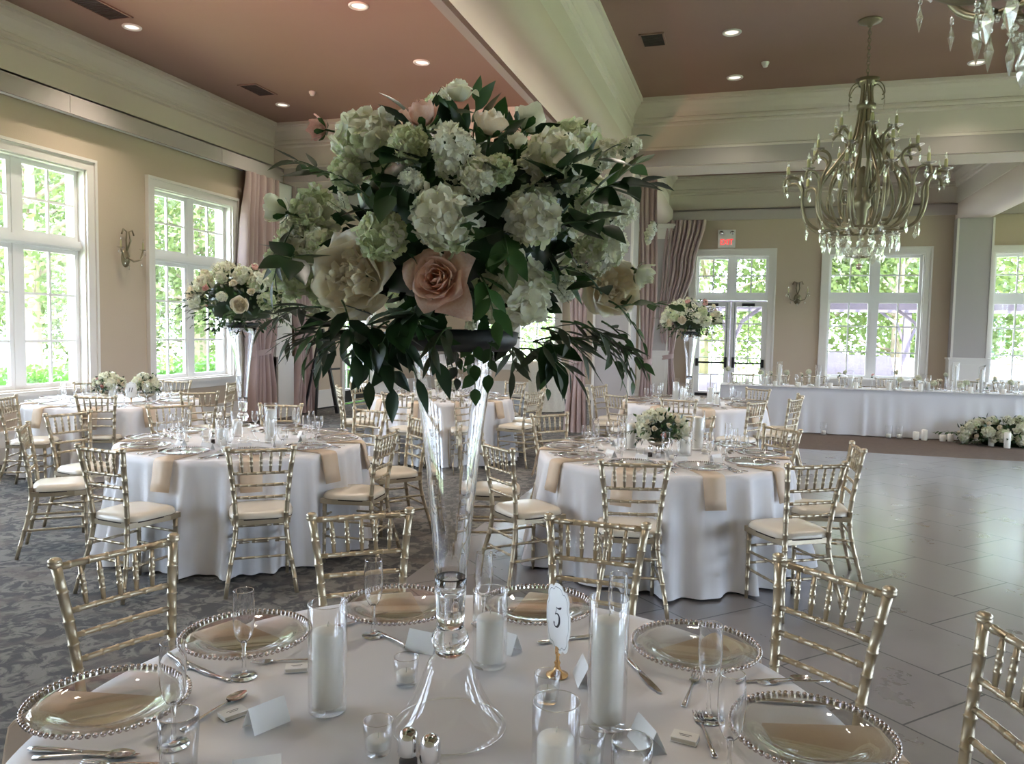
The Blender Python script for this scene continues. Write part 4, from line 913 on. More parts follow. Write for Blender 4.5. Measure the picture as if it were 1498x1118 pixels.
def filler_mesh(seed):
    rng=random.Random(seed); mb=MB()
    for k in range(60):
        d=fib(90,k); q=d*rng.uniform(.6,1); mb.m=0
        if k%3==0: mb.tube([(0,0,-.2),q*.9],.012,4,None,False)
        mb.m=1; floret(mb,Matrix.Translation(q)@d.to_track_quat('Z','Y').to_matrix().to_4x4(),.10,rng,5,.4)
    return mb.mesh('filler',['stem','petal_white'])
FM['fill']=[filler_mesh(33)]
SP={'ruscus':('leaf_dark',.095,.036,9,.95),'salal':('leaf_dark',.095,.055,5,.9),'olive':('leaf_olive',.08,.018,17,1.0),'smilax':('leaf_mid',.045,.027,14,.9),'eu':('leaf_grey',.085,.032,7,1.0),'ruscus_m':('leaf_mid',.085,.036,8,1.0)}
SN={'ruscus':'ruscus_sprig','ruscus_m':'ruscus_sprig','salal':'salal_leaves','olive':'olive_sprig','smilax':'smilax_vine','eu':'eucalyptus_sprig'}
def sprig(parent,kind,a,b,rng,droop=.04,sc=1.0,org=Vector((0,0,0))):
    mt,L,W,n,sh=SP[kind]; L*=sc; W*=sc; mb=MB()
    a=Vector(a)-org; b=Vector(b)-org; ln=(b-a).length; n=max(3,int(n*ln/.22)) if kind in('olive','smilax') else max(5,int(ln/(.36*L*.6)))
    mid=(a+b)/2+Vector((0,0,droop)); pts=[(a*(1-t)**2+mid*2*t*(1-t)+b*t*t) for t in[i/8 for i in range(9)]]
    mb.m=1; mb.tube(pts,[.0022*sc*(1-.6*i/8) for i in range(9)],5); mb.m=0
    for i in range(n):
        t=.18+.82*i/max(1,n-1); p=(a*(1-t)**2+mid*2*t*(1-t)+b*t*t); d=(mid-a)*(1-t)+(b-mid)*t; d.normalize()
        s=d.cross(Vector((0,0,1))); s=s.normalized() if s.length>.1 else Vector((1,0,0)); up=s.cross(d)
        sg=1 if i%2 else -1; ang=rng.uniform(.5,.95) if i<n-1 else .05
        ro=rng.uniform(-.9,.9); side=(s*math.cos(ro)+up*math.sin(ro))*sg
        dd=d*math.cos(ang)+side*math.sin(ang)+Vector((0,0,-.15))
        nn=(up+Vector((rng.uniform(-.5,.5),rng.uniform(-.5,.5),rng.uniform(-.3,.3)))).normalized()
        k=rng.uniform(.75,1.1)*(1-.25*t); leaf(mb,p,dd,nn,L*k,W*k,rng.uniform(.1,.35),rng.uniform(-.05,.25),sh)
    return mb.build(SN[kind],[mt,'stem'],parent)
def foliage_core(parent,c,rad,n,rng,L=.07,W=.036,name='inner_foliage',lo=.35,hi=.86,mats=('leaf_dark','leaf_mid')):
    mb=MB()
    for i in range(n):
        d=fib(n,i); d=(d+Vector((rng.uniform(-.2,.2),rng.uniform(-.2,.2),rng.uniform(-.2,.2)))).normalized(); r=rng.uniform(lo,hi)
        p=Vector((c[0]+d.x*rad[0]*r,c[1]+d.y*rad[1]*r,c[2]+d.z*rad[2]*r))
        t=(d+Vector((rng.uniform(-1,1),rng.uniform(-1,1),rng.uniform(-1,1)))).normalized(); mb.m=0 if rng.random()<.75 else 1
        leaf(mb,p,t,d,L*rng.uniform(.7,1.2),W*rng.uniform(.7,1.1),.2,.15,1,4)
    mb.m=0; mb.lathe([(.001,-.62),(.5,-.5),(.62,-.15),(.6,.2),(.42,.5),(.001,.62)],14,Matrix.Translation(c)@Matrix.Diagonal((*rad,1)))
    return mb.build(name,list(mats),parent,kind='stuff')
def flower(parent,kind,p,nrm,r,rng,spin=None):
    me=rng.choice(FM[kind]); q=Vector(nrm).to_track_quat('Z','Y').to_matrix().to_4x4()@Matrix.Rotation(rng.random()*6.28 if spin is None else spin,4,'Z')
    o=put(FN[kind],me,parent); o.matrix_local=Matrix.Translation(p)@q@Matrix.Diagonal((r,r,r,1))
    if kind in FLB: o['label']=FLB[kind]
    return o
# ---------- main arrangement
BC=Vector((V1[0]+.01,V1[1],1.875)); BR=(.345,.32,.285)
main=empty('floral_arrangement',(V1[0],V1[1],1.60),0,'large floral arrangement of white hydrangea and peach roses on the tall front vase','flower arrangement','tall floral arrangements')
O=Vector((V1[0],V1[1],1.60)); rg=random.Random(77)
def hit(px,py,k=1.0):
    d=ray(px,py).normalized(); o=CPOS-BC; A=[d[i]/(BR[i]*k) for i in range(3)]; B=[o[i]/(BR[i]*k) for i in range(3)]
    a=sum(x*x for x in A); b=sum(x*y for x,y in zip(A,B)); c=sum(x*x for x in B)-1; D=b*b-a*c
    t=(-b-math.sqrt(D))/a if D>0 else -b/a
    p=CPOS+d*t; n=Vector(((p.x-BC.x)/BR[0]**2,(p.y-BC.y)/BR[1]**2,(p.z-BC.z)/BR[2]**2)).normalized()
    return p,n
FL=[('bud_k',464,187,24,(-1,0,.25)),('hyd',524,196,52,0),('bud_p',617,165,34,(-.15,-.2,1)),('rose_w',671,130,32,(.1,-.2,1)),('hydg',592,205,30,0),('stock',662,212,44,(.1,-.7,.7)),('bud',719,178,34,(.25,-.3,1)),
('hydg',398,300,1,0),('bud',402,306,30,(-.9,-.2,.25)),('hydg',447,310,40,0),('hyd',648,320,52,0),('lis',770,242,19,(-.3,-1,.1)),('bud',757,205,22,(.1,-.2,1)),('hyd',820,230,50,0),('stock',886,222,26,(.7,-.2,.6)),
('hyd',783,315,45,0),('stock',886,360,45,(.8,-.6,.4)),('peony',895,420,38,(.55,-.8,-.1)),('bud',944,402,25,(.8,-.3,-.4)),('hyd',757,440,55,0),('rose_w',752,385,24,0),('peony',517,405,56,(-.1,-1,0)),('rose_p',640,408,46,(.1,-1,.05)),
('hydg',413,388,46,(-1,-.6,0)),('hyd',462,370,36,0),('hydg',551,345,38,0),('hydg',470,430,34,0),('hyd',425,345,30,(-1,-.4,.3)),('bell',500,302,22,0),('bell',820,420,26,0),('bell',462,462,24,0),('bell',952,350,26,(1,-.1,.3)),('stock',925,212,18,(1,0,.5)),
('hydg',500,250,26,0),('hyd',870,300,26,0),('lis',690,470,16,0),('stock',600,262,22,0),('bell',655,140,16,(0,0,1)),('hyd',700,255,30,0),('hydg',730,245,24,0)]
for k,px,py,s,nn in FL:
    if s<3: continue
    p,n=hit(px,py,.94); 
    if nn: n=Vector(nn).normalized()
    else: n=(n+Vector((0,-.35,0))).normalized()
    dist=(p-CPOS).dot(CW); r=s*dist/F_PX
    if k in('hyd','hydg','stock'): p=p-n*r*.35
    elif k in('peony','rose_p','rose_w'): p=p-n*r*.55
    elif k.startswith('bud'): r*=.95; p=p-n*r*.6
    flower(main,k,p-O,n,r*{'rose_p':1.1,'peony':1.1}.get(k,1),rg)
for i in range(46):   # the far half, seen only from the side
    d=fib(46,i); 
    if d.y<.12 or d.z<-.55: continue
    p=BC+Vector((d.x*BR[0],d.y*BR[1],d.z*BR[2]))*.92; k=rg.choice(['hyd','hyd','hydg','stock','rose_w','peony','rose_p','bud']); flower(main,k,p-O,d,rg.uniform(.055,.085) if k in('hyd','hydg') else .05,rg)
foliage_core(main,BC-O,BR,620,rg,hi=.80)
def at(px,py,dz=0):
    c=(BC-CPOS).dot(CW)+dz; d=ray(px,py); return CPOS+d*c
S=[('ruscus',(545,470,-.22),(540,590,-.24)),('ruscus_m',(570,470,-.2),(520,560,-.2)),('ruscus',(500,440,-.18),(520,520,-.25)),('ruscus_m',(480,470,-.15),(450,520,-.15)),('olive',(850,480,-.18),(900,545,-.2)),('olive',(800,480,-.2),(850,545,-.24)),('olive',(780,500,-.2),(815,575,-.22)),('smilax',(905,500,-.12),(925,590,-.12)),('smilax',(720,500,-.15),(715,580,-.18)),('salal',(800,300,-.2),(838,240,-.25)),('ruscus',(830,290,-.15),(880,225,-.15)),('ruscus',(850,285,-.1),(948,268,-.05)),('salal',(850,300,-.22),(905,268,-.26)),('salal',(820,330,-.24),(880,330,-.3)),('salal',(800,280,-.2),(800,250,-.27)),('ruscus_m',(870,300,0),(930,240,.05)),
('salal',(560,250,-.2),(590,230,-.28)),('salal',(600,270,-.22),(570,285,-.3)),('salal',(430,385,-.15),(425,380,-.3)),('smilax',(520,280,-.2),(435,238,-.15)),('smilax',(560,290,-.25),(535,225,-.2)),('smilax',(540,290,-.25),(475,250,-.22)),('ruscus_m',(700,400,-.22),(725,470,-.3)),('ruscus_m',(730,330,-.2),(745,385,-.3)),('smilax',(680,380,-.24),(690,330,-.32)),
('ruscus',(520,470,-.15),(560,560,-.22)),('ruscus',(560,470,-.18),(610,585,-.2)),('ruscus',(600,470,-.18),(640,560,-.22)),('ruscus',(540,460,-.15),(490,545,-.12)),('ruscus',(580,480,-.2),(575,600,-.16)),('ruscus',(500,450,-.1),(470,530,-.05)),('salal',(600,460,-.2),(560,500,-.25)),
('olive',(520,480,-.1),(412,500,-.05)),('olive',(500,490,-.1),(425,512,-.12)),('olive',(540,500,-.15),(468,550,-.15)),('olive',(470,450,-.1),(385,478,0)),('olive',(620,470,-.2),(575,500,-.22)),('eu',(640,470,-.15),(572,455,-.25)),('eu',(620,490,-.15),(600,455,-.25)),
('smilax',(690,490,-.1),(695,600,-.08)),('smilax',(665,490,-.1),(668,585,-.05)),('olive',(640,500,-.05),(655,570,-.06)),('olive',(780,500,-.15),(880,540,-.12)),('olive',(790,480,-.15),(860,560,-.16)),('olive',(820,470,-.15),(925,520,-.12)),('olive',(800,500,-.1),(790,570,-.12)),('olive',(760,510,-.15),(840,580,-.1)),('olive',(840,470,-.1),(910,560,-.08)),('olive',(750,500,0),(750,575,.02)),
('smilax',(860,470,-.1),(915,600,-.08)),('smilax',(880,470,-.1),(945,575,-.05)),('smilax',(900,450,-.05),(985,448,.02)),('smilax',(780,520,-.1),(800,600,-.08)),('smilax',(890,440,-.1),(940,500,-.1)),('ruscus',(800,500,-.15),(815,560,-.2)),('salal',(700,290,-.2),(715,250,-.27)),('salal',(740,300,-.2),(700,300,-.3)),
('salal',(880,430,-.15),(850,400,-.26)),('olive',(480,260,-.1),(430,235,-.08)),('ruscus_m',(690,230,-.1),(697,150,-.1)),('smilax',(640,240,-.1),(660,140,-.12)),('ruscus',(830,250,0),(850,205,.02)),('smilax',(850,250,0),(930,200,0)),('olive',(430,330,-.1),(400,410,-.12)),('olive',(660,480,-.2),(630,520,-.25)),
('ruscus',(640,300,.25),(560,240,.35)),('olive',(700,480,.2),(760,560,.3)),('ruscus',(600,480,.2),(540,540,.3)),('smilax',(700,480,.25),(690,570,.35)),('salal',(740,300,.28),(820,250,.36))]
for k,a,b in S:
    if b[1]>530: b=(b[0],b[1]-32,b[2])
    sprig(main,k,at(*a),at(*b),rg,.03 if b[1]>a[1] else .015,1.0,O)
MB().lathe([(.001,.005),(.12,.005),(.135,.02),(.14,.045),(.12,.05),(.001,.05)],28).build('floral_dish','foam_black',main)
# ---------- smaller arrangements
def arrangement(name,loc,rad,fl,label,n_core,sprs,seed,scale=1,group=None,low=False,cz=None,cat='flower arrangement'):
    r=empty(name,loc,0,label,cat,group); rng=random.Random(seed); c=Vector((0,0,cz if cz is not None else rad[2]*.8))
    foliage_core(r,c,rad,n_core,rng,.055*scale,.022*scale,lo=.4,hi=1.02)
    tot=sum(n for _,n,_ in fl); order=[k for k,n,_ in fl for _ in range(n)]; rng.shuffle(order); sz={k:s for k,_,s in fl}
    for i,k in enumerate(order):
        a=i*2.399963+seed; z=1-1.30*(i+.5)/tot; rr=math.sqrt(max(0,1-z*z)); d=Vector((rr*math.cos(a),rr*math.sin(a),z))
        p=c+Vector((d.x*rad[0],d.y*rad[1],d.z*rad[2]))*.93; n=(d+Vector((0,0,.1))).normalized(); flower(r,k,p-n*sz[k]*.4,n,sz[k]*rng.uniform(.85,1.12),rng)
    for i in range(sprs):
        a=i*2.4+seed; el=rng.uniform(-.75,.25); d=Vector((math.cos(a)*math.cos(el),math.sin(a)*math.cos(el),math.sin(el)))
        A=c+Vector((d.x*rad[0],d.y*rad[1],d.z*rad[2]))*.7; B=c+Vector((d.x*rad[0],d.y*rad[1],d.z*rad[2]))*rng.uniform(1.15,1.38)+Vector((0,0,-.02))
        sprig(r,rng.choice(['ruscus','olive','ruscus_m','smilax']),A,B,rng,.01,.62*scale)
    return r
big=[('hyd',9,.085),('hydg',4,.075),('rose_w',9,.042),('rose_k',5,.04),('peony',3,.055),('stock',4,.05),('fill',6,.09),('bud_k',2,.04),('lis',4,.03)]
VZ=ZT+.86
a=arrangement('floral_arrangement',(T2[0]+.03,T2[1]-.05,VZ),(.40,.38,.27),big,'tall flower arrangement with blush roses on the middle left table in front of the window',420,26,5,1.0,'tall floral arrangements',cz=.22)
MB().lathe([(.001,.005),(.10,.005),(.12,.02),(.12,.045),(.001,.05)],20).build('floral_dish','foam_black',a)
a=arrangement('floral_arrangement',(T6[0]-.05,T6[1]+.02,VZ),(.38,.36,.25),big,'tall flower arrangement in front of the far exit doors',420,26,9,1.0,'tall floral arrangements',cz=.22)
MB().lathe([(.001,.005),(.10,.005),(.12,.02),(.12,.045),(.001,.05)],20).build('floral_dish','foam_black',a)
lowf=[('hyd',5,.065),('rose_w',12,.034),('rose_k',2,.033),('lis',4,.028),('stock',3,.035),('bud',3,.025)]
def bowl(parent,m='antique_gold',h=.10): 
    MB().lathe([(.05,0),(.052,.004),(.02,.02),(.016,.035),(.03,.05),(.075,.07),(.092,h),(.088,h),(.07,.078),(.001,.06)],24).build('pedestal_bowl',m,parent)
a=arrangement('low_floral_centrepiece',(T3[0]-.02,T3[1]+.0,ZT),(.20,.19,.125),lowf,'low white rose and hydrangea arrangement in a gold bowl on the middle right table',260,14,3,.8,'low floral centrepieces',cz=.185); bowl(a,'mercury')
a=arrangement('low_floral_centrepiece',(T4[0]+.02,T4[1]-.1,ZT),(.17,.16,.12),lowf,'low blush and white flower urn, left one on the far left table',220,12,4,.8,'low floral centrepieces',cz=.2); bowl(a,'gold')
a=arrangement('low_floral_centrepiece',(T4[0]+.34,T4[1]+.12,ZT),(.14,.14,.12),lowf,'low white flower arrangement behind the card on the far left table, right one',200,12,6,.8,'low floral centrepieces',cz=.2); bowl(a,'gold')
a=arrangement('low_floral_centrepiece',(T5[0],T5[1],ZT),(.17,.16,.10),lowf,'low white flower arrangement on the far middle table behind the glass vase',160,10,7,.8,'low floral centrepieces',cz=.17); bowl(a,'mercury')
# ============================================================ CHANDELIERS
def chandelier(loc,zc,label):
    '''loc z = height of the bottom ring; zc = ceiling'''
    r=empty('chandelier',loc,.2,label,'chandelier','crystal chandeliers'); H=zc-loc[2]; rng=random.Random(4)
    A='antique_gold'; drops=[]
    MB().lathe([(.001,H-.0),(.13,H-.0),(.12,H-.02),(.07,H-.04),(.03,H-.05),(.02,H-.08),(.001,H-.08)],24).build('canopy',A,r)
    ch=MB(); z=1.72; k=0
    while z<H-.06:
        T=Matrix.Translation((0,0,z))@Matrix.Rotation(PI/2*(k%2),4,'Z')@Matrix.Rotation(PI/2,4,'X')
        ch.add(*torus(.018,.0045,10,5,(1,1.5)),True,T); z+=.042; k+=1
    ch.build('chain',A,r)
    # bundle of rods that opens like a flower
    for k in range(12):
        a=2*PI*k/12; c,s=math.cos(a),math.sin(a)
        pts=[(.10,1.70),(.05,1.62),(.065,1.40),(.09,1.2),(.15,1.0),(.30,.78),(.46,.55),(.50,.35),(.42,.14),(.30,.02)]
        MB().tube([(p*c,p*s,q) for p,q in smooth(pts)],.018,6).build('body_rod',A,r)
    MB().lathe([(.10,1.66),(.13,1.71),(.12,1.70),(.09,1.64)],20).build('crown_cup',A,r)
    MB().lathe([(.07,1.36),(.10,1.38),(.105,1.405),(.10,1.43),(.07,1.45)],24).build('collar',A,r)
    MB().add(*torus(.40,.014,40,6,(1,1)),True,Matrix.Translation((0,0,.02))).build('bottom_ring',A,r)
    MB().lathe([(.001,.75),(.05,.72),(.07,.6),(.06,.45),(.09,.36),(.10,.3),(.06,.25),(.05,.1),(.001,.0)],20).build('centre_column',A,r)
    for k in range(6):
        a=2*PI*k/6+.2; c,s=math.cos(a),math.sin(a)
        MB().tube([(p*c,p*s,q) for p,q in smooth([(.03,1.5),(.06,1.64),(.13,1.66),(.19,1.60),(.21,1.52),(.18,1.50)])],.007,5).build('crown_scroll',A,r); drops.append((.21*c,.21*s,1.48,.8))
        MB().tube([(p*c,p*s,q) for p,q in smooth([(.05,.25),(.12,.42),(.22,.46),(.24,.36),(.18,.33)])],.009,5).build('inner_scroll',A,r)
    def arm(a,pts,zc_,rc):
        c,s=math.cos(a),math.sin(a); MB().tube([(p*c,p*s,q) for p,q in smooth(pts)],.018,6).build('candle_arm',A,r)
        T=Matrix.Translation((rc*c,rc*s,zc_))
        MB().lathe([(.012,-.02),(.03,-.005),(.07,.012),(.074,.018),(.02,.004),(.001,.004)],14,T).build('drip_pan','crystal_thin',r)
        cd=MB().lathe([(.017,.005),(.019,.01),(.0185,.10),(.014,.115),(.001,.117)],10,T).build('candle_sleeve','candle_sleeve',r)
        MB().lathe([(.008,.115),(.015,.135),(.012,.160),(.002,.19)],8,T).build('flame_bulb','crystal_thin',cd)
        for da in((-.06,.06) if rc>.8 else (.05,)): 
            q=a+da/rc*1.1; drops.append((rc*math.cos(q)*1.04,rc*math.sin(q)*1.04,zc_-.03,1.05))
    for k in range(12): arm(2*PI*k/12,[(.25,.02),(.45,.02),(.60,.12),(.66,.32),(.66,.48),(.72,.60),(.84,.60),(.86,.52)],.62,.83)
    for k in range(8): arm(2*PI*k/8+.2,[(.22,.12),(.38,.16),(.50,.35),(.48,.6),(.40,.78),(.44,.88),(.54,.90),(.58,.84)],.90,.55)
    for k in range(6): arm(2*PI*k/6+.4,[(.10,.5),(.22,.75),(.20,.95),(.22,1.08),(.30,1.14),(.36,1.09)],1.14,.33)
    drops=[(.40*math.cos(2*PI*k/20),.40*math.sin(2*PI*k/20),-.01,1.7) for k in range(20)]+[(.24*math.cos(2*PI*k/12+.1),.24*math.sin(2*PI*k/12+.1),-.14,1.7) for k in range(12)]+[(.60*math.cos(2*PI*k/12),.60*math.sin(2*PI*k/12),.08,1.2) for k in range(12)]+drops[:6]+drops[6:][::1]
    def drop(s):
        mb=MB()
        mb.tube([(0,0,0),(0,0,-.03)],.002,4)
        for q in(-.012,-.026): mb.ball((0,0,q),.008,6,4)
        pr=[(0,-.03),(.012,-.037),(.016,-.055),(.022,-.07),(.031,-.083),(.024,-.10),(.014,-.115),(.0,-.128)]
        n=len(pr); vs=[(x,0.0,z) for x,z in pr]+[(-x,0,z) for x,z in pr[1:-1][::-1]]
        m=len(vs); V=vs+[(0,.011,-.078),(0,-.011,-.078)]; mb.add(V,[(i,(i+1)%m,m) for i in range(m)]+[((i+1)%m,i,m+1) for i in range(m)],False); return mb.mesh('drop',['crystal_thin'])
    me=drop(1)
    for x,y,z,s in drops[:100]: put('crystal_drop',me,r,(x,y,z),(0,0,math.atan2(y,x)+PI/2+rng.uniform(-.6,.6)),s)
    # bead strings of the basket under the ring
    for k in range(16):
        a=2*PI*k/16; c,s=math.cos(a),math.sin(a); mb=MB()
        for i in range(15):
            t=i/14; rr=.39-.30*t; zz=-.0-.30*math.sin(t*PI/2)+.02; mb.ball((rr*c,rr*s,zz),.009,6,4)
        mb.build('bead_string','crystal_thin',r)
    MB().lathe([(.09,-.27),(.095,-.28),(.09,-.29)],20).build('basket_ring',A,r)
    MB().tube([(0,0,-.28),(0,0,-.36)],.004,5).ball((0,0,-.39),.035,12,10).build('pendant_ball','mercury',r)
    return r
def torus(R_,r_,n,m,sq=(1,1)):
    vs=[];fs=[]
    for i in range(n):
        a=2*PI*i/n
        for j in range(m): b=2*PI*j/m; q=R_+r_*math.cos(b); vs.append((q*math.cos(a)*sq[0],q*math.sin(a)*sq[1],r_*math.sin(b)))
    for i in range(n):
        for j in range(m): fs.append((i*m+j,((i+1)%n)*m+j,((i+1)%n)*m+(j+1)%m,i*m+(j+1)%m))
    return vs,fs
chandelier((1.2,9.78,2.84),HC,'huge gold crystal chandelier hanging over the dance floor')
chandelier((1.19,3.38,2.95),HC,'crystal chandelier whose lower basket shows at the top right corner')
# ============================================================ HEAD TABLE
hx0,hx1,hy0,hy1=-.42,5.6,14.05,14.75
mb=MB(); n=260; rr=random.Random(9)
per=[(hx0+(hx1-hx0)*i/n,hy0,0,-1) for i in range(n)]+[(hx1,hy0+(hy1-hy0)*i/30,1,0) for i in range(30)]+[(hx1-(hx1-hx0)*i/n,hy1,0,1) for i in range(n)]+[(hx0,hy1-(hy1-hy0)*i/30,-1,0) for i in range(30)]
vs=[];fs=[];m_=len(per)
for j in range(11):
    t=j/10
    for i,(x,y,nx,ny) in enumerate(per):
        w=math.sin(i*.55+math.sin(i*.11)*2)*.5+math.sin(i*.23+1)*.5; seam=.06*math.exp(-((x-1.9)/.05)**2)+.04*math.exp(-((x-4.1)/.05)**2)
        o=(.012+.03*w)*t**1.3+seam*t+.04*t; vs.append((x+nx*o,y+ny*o,max(.008,.765-.757*t)))
for j in range(10):
    for i in range(m_): i2=(i+1)%m_; fs.append((j*m_+i,j*m_+i2,(j+1)*m_+i2,(j+1)*m_+i))
fs.append(tuple(range(m_))); mb.add(vs,fs,True); tag(mb.build('tablecloth','linen'),'long white cloth covering the head table in front of the far windows','tablecloth','white tablecloths')
t=empty('head_table',((hx0+hx1)/2,14.4,0),0,'long head table under the white cloth by the far wall','table'); MB().box(-2.95,2.95,-.31,.31,.735,.758).build('tabletop','plastic',t)
for x in(-2.7,0,2.7):
    for y in(-.25,.25): MB().tube([(x,y,.735),(x,y,.001)],.016,8).build('leg','black_iron',t)
ZH=.767
IT2={}
def hp(k,x,y,sc=None): IT2.setdefault(k,[]).append(place(k,x,y,0,None,None,ZH,sc))
for k in range(22): hp('flute',-.2+k*.262+rr.uniform(-.05,.05),14.52+rr.uniform(-.05,.05),.9)
for k in range(12): hp('goblet',-.1+k*.48,14.40+rr.uniform(-.06,.06))
for k in range(16): hp('votive',-.25+k*.36+rr.uniform(-.1,.1),14.14+rr.uniform(0,.12),1.1)
for k in range(9): hp('plate',-.05+k*.62,14.55)
for px,h in((1094,.2),(1120,.26),(1140,.42),(1197,.38),(1245,.3),(1308,.3),(1350,.28),(1358,.26),(1398,.48),(1436,.42),(1466,.26)):
    p=on_y(px,550,14.27); r=pr_pillar(.045,h,.03 if h<.4 else .022,h*.55 if h<.4 else h*.9,'candle_cylinder'); r.location=(p.x,14.27,ZH); IT2.setdefault('pillar',[]).append(r)
for k in range(12):
    x=-.1+k*.5+rr.uniform(-.15,.15); r=empty('pillar_candle',(x,14.17,ZH),0,'c','candle'); h=rr.uniform(.06,.14); c=MB().lathe([(.001,0),(.032,0),(.034,.003),(.034,h-.004),(.03,h),(.001,h)],16).build('wax_body','wax',r); MB().tube([(0,0,h),(0,0,h+.012)],.0012,5).build('wick','wick',c); IT2.setdefault('free',[]).append(r)
buds=[]
for px,py,kd in((1066,540,'hyd'),(1112,545,'hyd'),(1128,546,'rose_w'),(1150,545,'hyd'),(1173,548,'rose_w'),(1184,544,'hyd'),(1228,548,'rose_w'),(1237,545,'stock'),(1276,550,'rose_k'),(1312,545,'stock'),(1318,556,'hyd'),(1344,553,'hyd'),(1365,561,'hyd'),(1376,558,'rose_w'),(1384,549,'stock'),(1404,564,'hyd'),(1412,560,'hyd'),(1430,557,'rose_w'),(1444,566,'rose_w'),(1455,555,'stock'),(1480,560,'hyd')):
    p=on_y(px,py,14.2+rr.uniform(-.08,.1)); z=max(.07,min(.3,p.z-ZH)); r=empty('bud_vase',(p.x,p.y,ZH),0,'b','bud vase'); vh=max(.05,z-.04)
    MB().lathe([(.001,0),(.02,0),(.022,.01),(.018,vh*.6),(.012,vh*.85),(.015,vh)],12).build('glass_vase','cylinder_glass',r)
    for q in range(2 if kd!='hyd' else 1): flower(r,kd,Vector((rr.uniform(-.02,.02),rr.uniform(-.02,.02),z+.012*q)),Vector((rr.uniform(-.3,.3),-.3,1)),.05 if kd=='hyd' else .03,rr)
    mb=MB(); 
    for q in range(5): leaf(mb,Vector((0,0,vh)),Vector((rr.uniform(-1,1),rr.uniform(-1,1),.5)),Vector((0,0,1)),.05,.02)
    mb.tube([(0,0,.01),(0,0,z)],.002,4); mb.build('leaves','leaf_mid',r); buds.append(r)
ordinal(buds,'small bud vase with pale flowers on the long head table, {} from the left','bud vases on the head table')
for k,nm in(('flute','clear champagne flute on the long head table'),('goblet','clear water goblet on the long head table'),('votive','small votive candle glass on the long head table'),('plate','glass charger plate on the long head table'),('pillar','glass cylinder with ivory candle on the long head table'),('free','low ivory pillar candle at the front edge of the head table')):
    ordinal(IT2[k],nm+', {} from the left',nm.split(' on the long')[0]+' row, head table')
# floor in front of the head table
r=arrangement('floor_floral_bank',(3.95,13.62,.02),(.78,.22,.30),[('hyd',22,.10),('rose_w',24,.06),('stock',10,.07),('fill',6,.10)],'bank of white flowers on the floor in front of the head table',500,22,12,1.5,None,cz=.14)
fc=[]
for px,py,h in((1348,642,.17),(1324,634,.13),(1370,641,.1),(1382,642,.12),(1396,638,.15),(1416,648,.21),(1450,653,.26),(1473,656,.24),(1492,652,.2)):
    p=on_z(px,py,0); r=empty('pillar_candle',(p.x,min(p.y,13.82),.002),0,'c','candle'); c=MB().lathe([(.001,0),(.043,0),(.045,.004),(.045,h-.005),(.04,h),(.001,h)],20).build('wax_body','wax',r); MB().tube([(0,0,h),(0,0,h+.015)],.0015,5).build('wick','wick',c); fc.append(r)
ordinal(fc,'white pillar candle on the floor before the head table, {} from the left','floor candles')
fg=[]
for px,py in((1202,633),(1295,638),(1312,640)):
    p=on_z(px,py,0); r=empty('glass_hurricane',(p.x,min(p.y,13.84),.002),0,'c','candle holder'); cyl_glass(MB(),.055,.21).build('glass_cylinder','cylinder_glass',r); c=MB().lathe([(.001,.013),(.035,.013),(.035,.07),(.001,.07)],16).build('candle','wax',r); MB().tube([(0,0,.07),(0,0,.08)],.0015,5).build('wick','wick',c); fg.append(r)
ordinal(fg,'clear glass hurricane on the floor before the head table, {} from the left','floor hurricanes')
# lace covered table by the far wall
mb=MB(); rr2=random.Random(5); c=(-3.95,15.6)
mb.lathe([(.001,1.02),(.38,1.02),(.39,1.0),(.36,.75),(.35,.4),(.41,.01)],96,Matrix.Translation((c[0],c[1],0)),wob=lambda a,z:.035*math.sin(a*13)*(1.02-z))
tag(mb.build('lace_tablecloth','lace'),'cream lace cloth over a small high table behind the hanging greenery','tablecloth')
t=empty('cocktail_table',(c[0],c[1],0),0,'small high table under the cream lace cloth','table'); MB().lathe([(.001,.99),(.36,.99),(.36,1.012),(.001,1.012)],32).build('tabletop','plastic',t); MB().tube([(0,0,.02),(0,0,.99)],.03,10).build('pedestal','black_iron',t); MB().lathe([(.001,0),(.25,0),(.24,.015),(.03,.03),(.001,.03)],24).build('base','black_iron',t)
# ============================================================ OUTSIDE
struct('ground',MB().box(-90,90,-30,120,-.6,-.25),'grass')
o=MB().add([(-12.5,-20,-.22),(-17.5,-20,-.22),(-19,6,-.22),(-21,20,-.22),(-30,45,-.22),(-25,45,-.22),(-16,20,-.22),(-13.5,6,-.22)],[(0,1,2,7),(7,2,3,6),(6,3,4,5)],False).build('driveway','concrete'); o['kind']='structure'
o=MB().box(-4,14,18.9,24,-.24,-.12).build('terrace','concrete'); o['kind']='structure'
def hedge(x0,x1,y0,y1,z1,label,seed,n=9000,m='hedge_leaf'):
    rng=random.Random(seed); mb=MB()
    for i in range(n):
        x,y,z=rng.uniform(x0,x1),rng.uniform(y0,y1),rng.random()**.6*z1*(1+.12*math.sin(rng.random()*6)); 
        d=Vector((rng.uniform(-1,1),rng.uniform(-1,1),rng.uniform(-.2,1))).normalized(); s=rng.uniform(.04,.08); a=d.orthogonal().normalized()*s*.45; b=Vector((x,y,z-.2))
        mb.add([b,b+d*s*.5+a,b+d*s,b+d*s*.5-a],[(0,1,2,3)],False)
    mb.box(x0+.1,x1-.1,y0+.1,y1-.1,-.3,z1*.7); tag(mb.build('hedge',m),label,'hedge','clipped hedges')
hedge(-9.7,-9.0,5.4,9.0,1.10,'clipped green hedge outside the first left window',1); hedge(-9.7,-9.0,9.0,14,1.18,'clipped green hedge outside the second left window',2); hedge(-9.6,-8.9,14,17.5,.95,'low green hedge outside the left side door',3,5000)
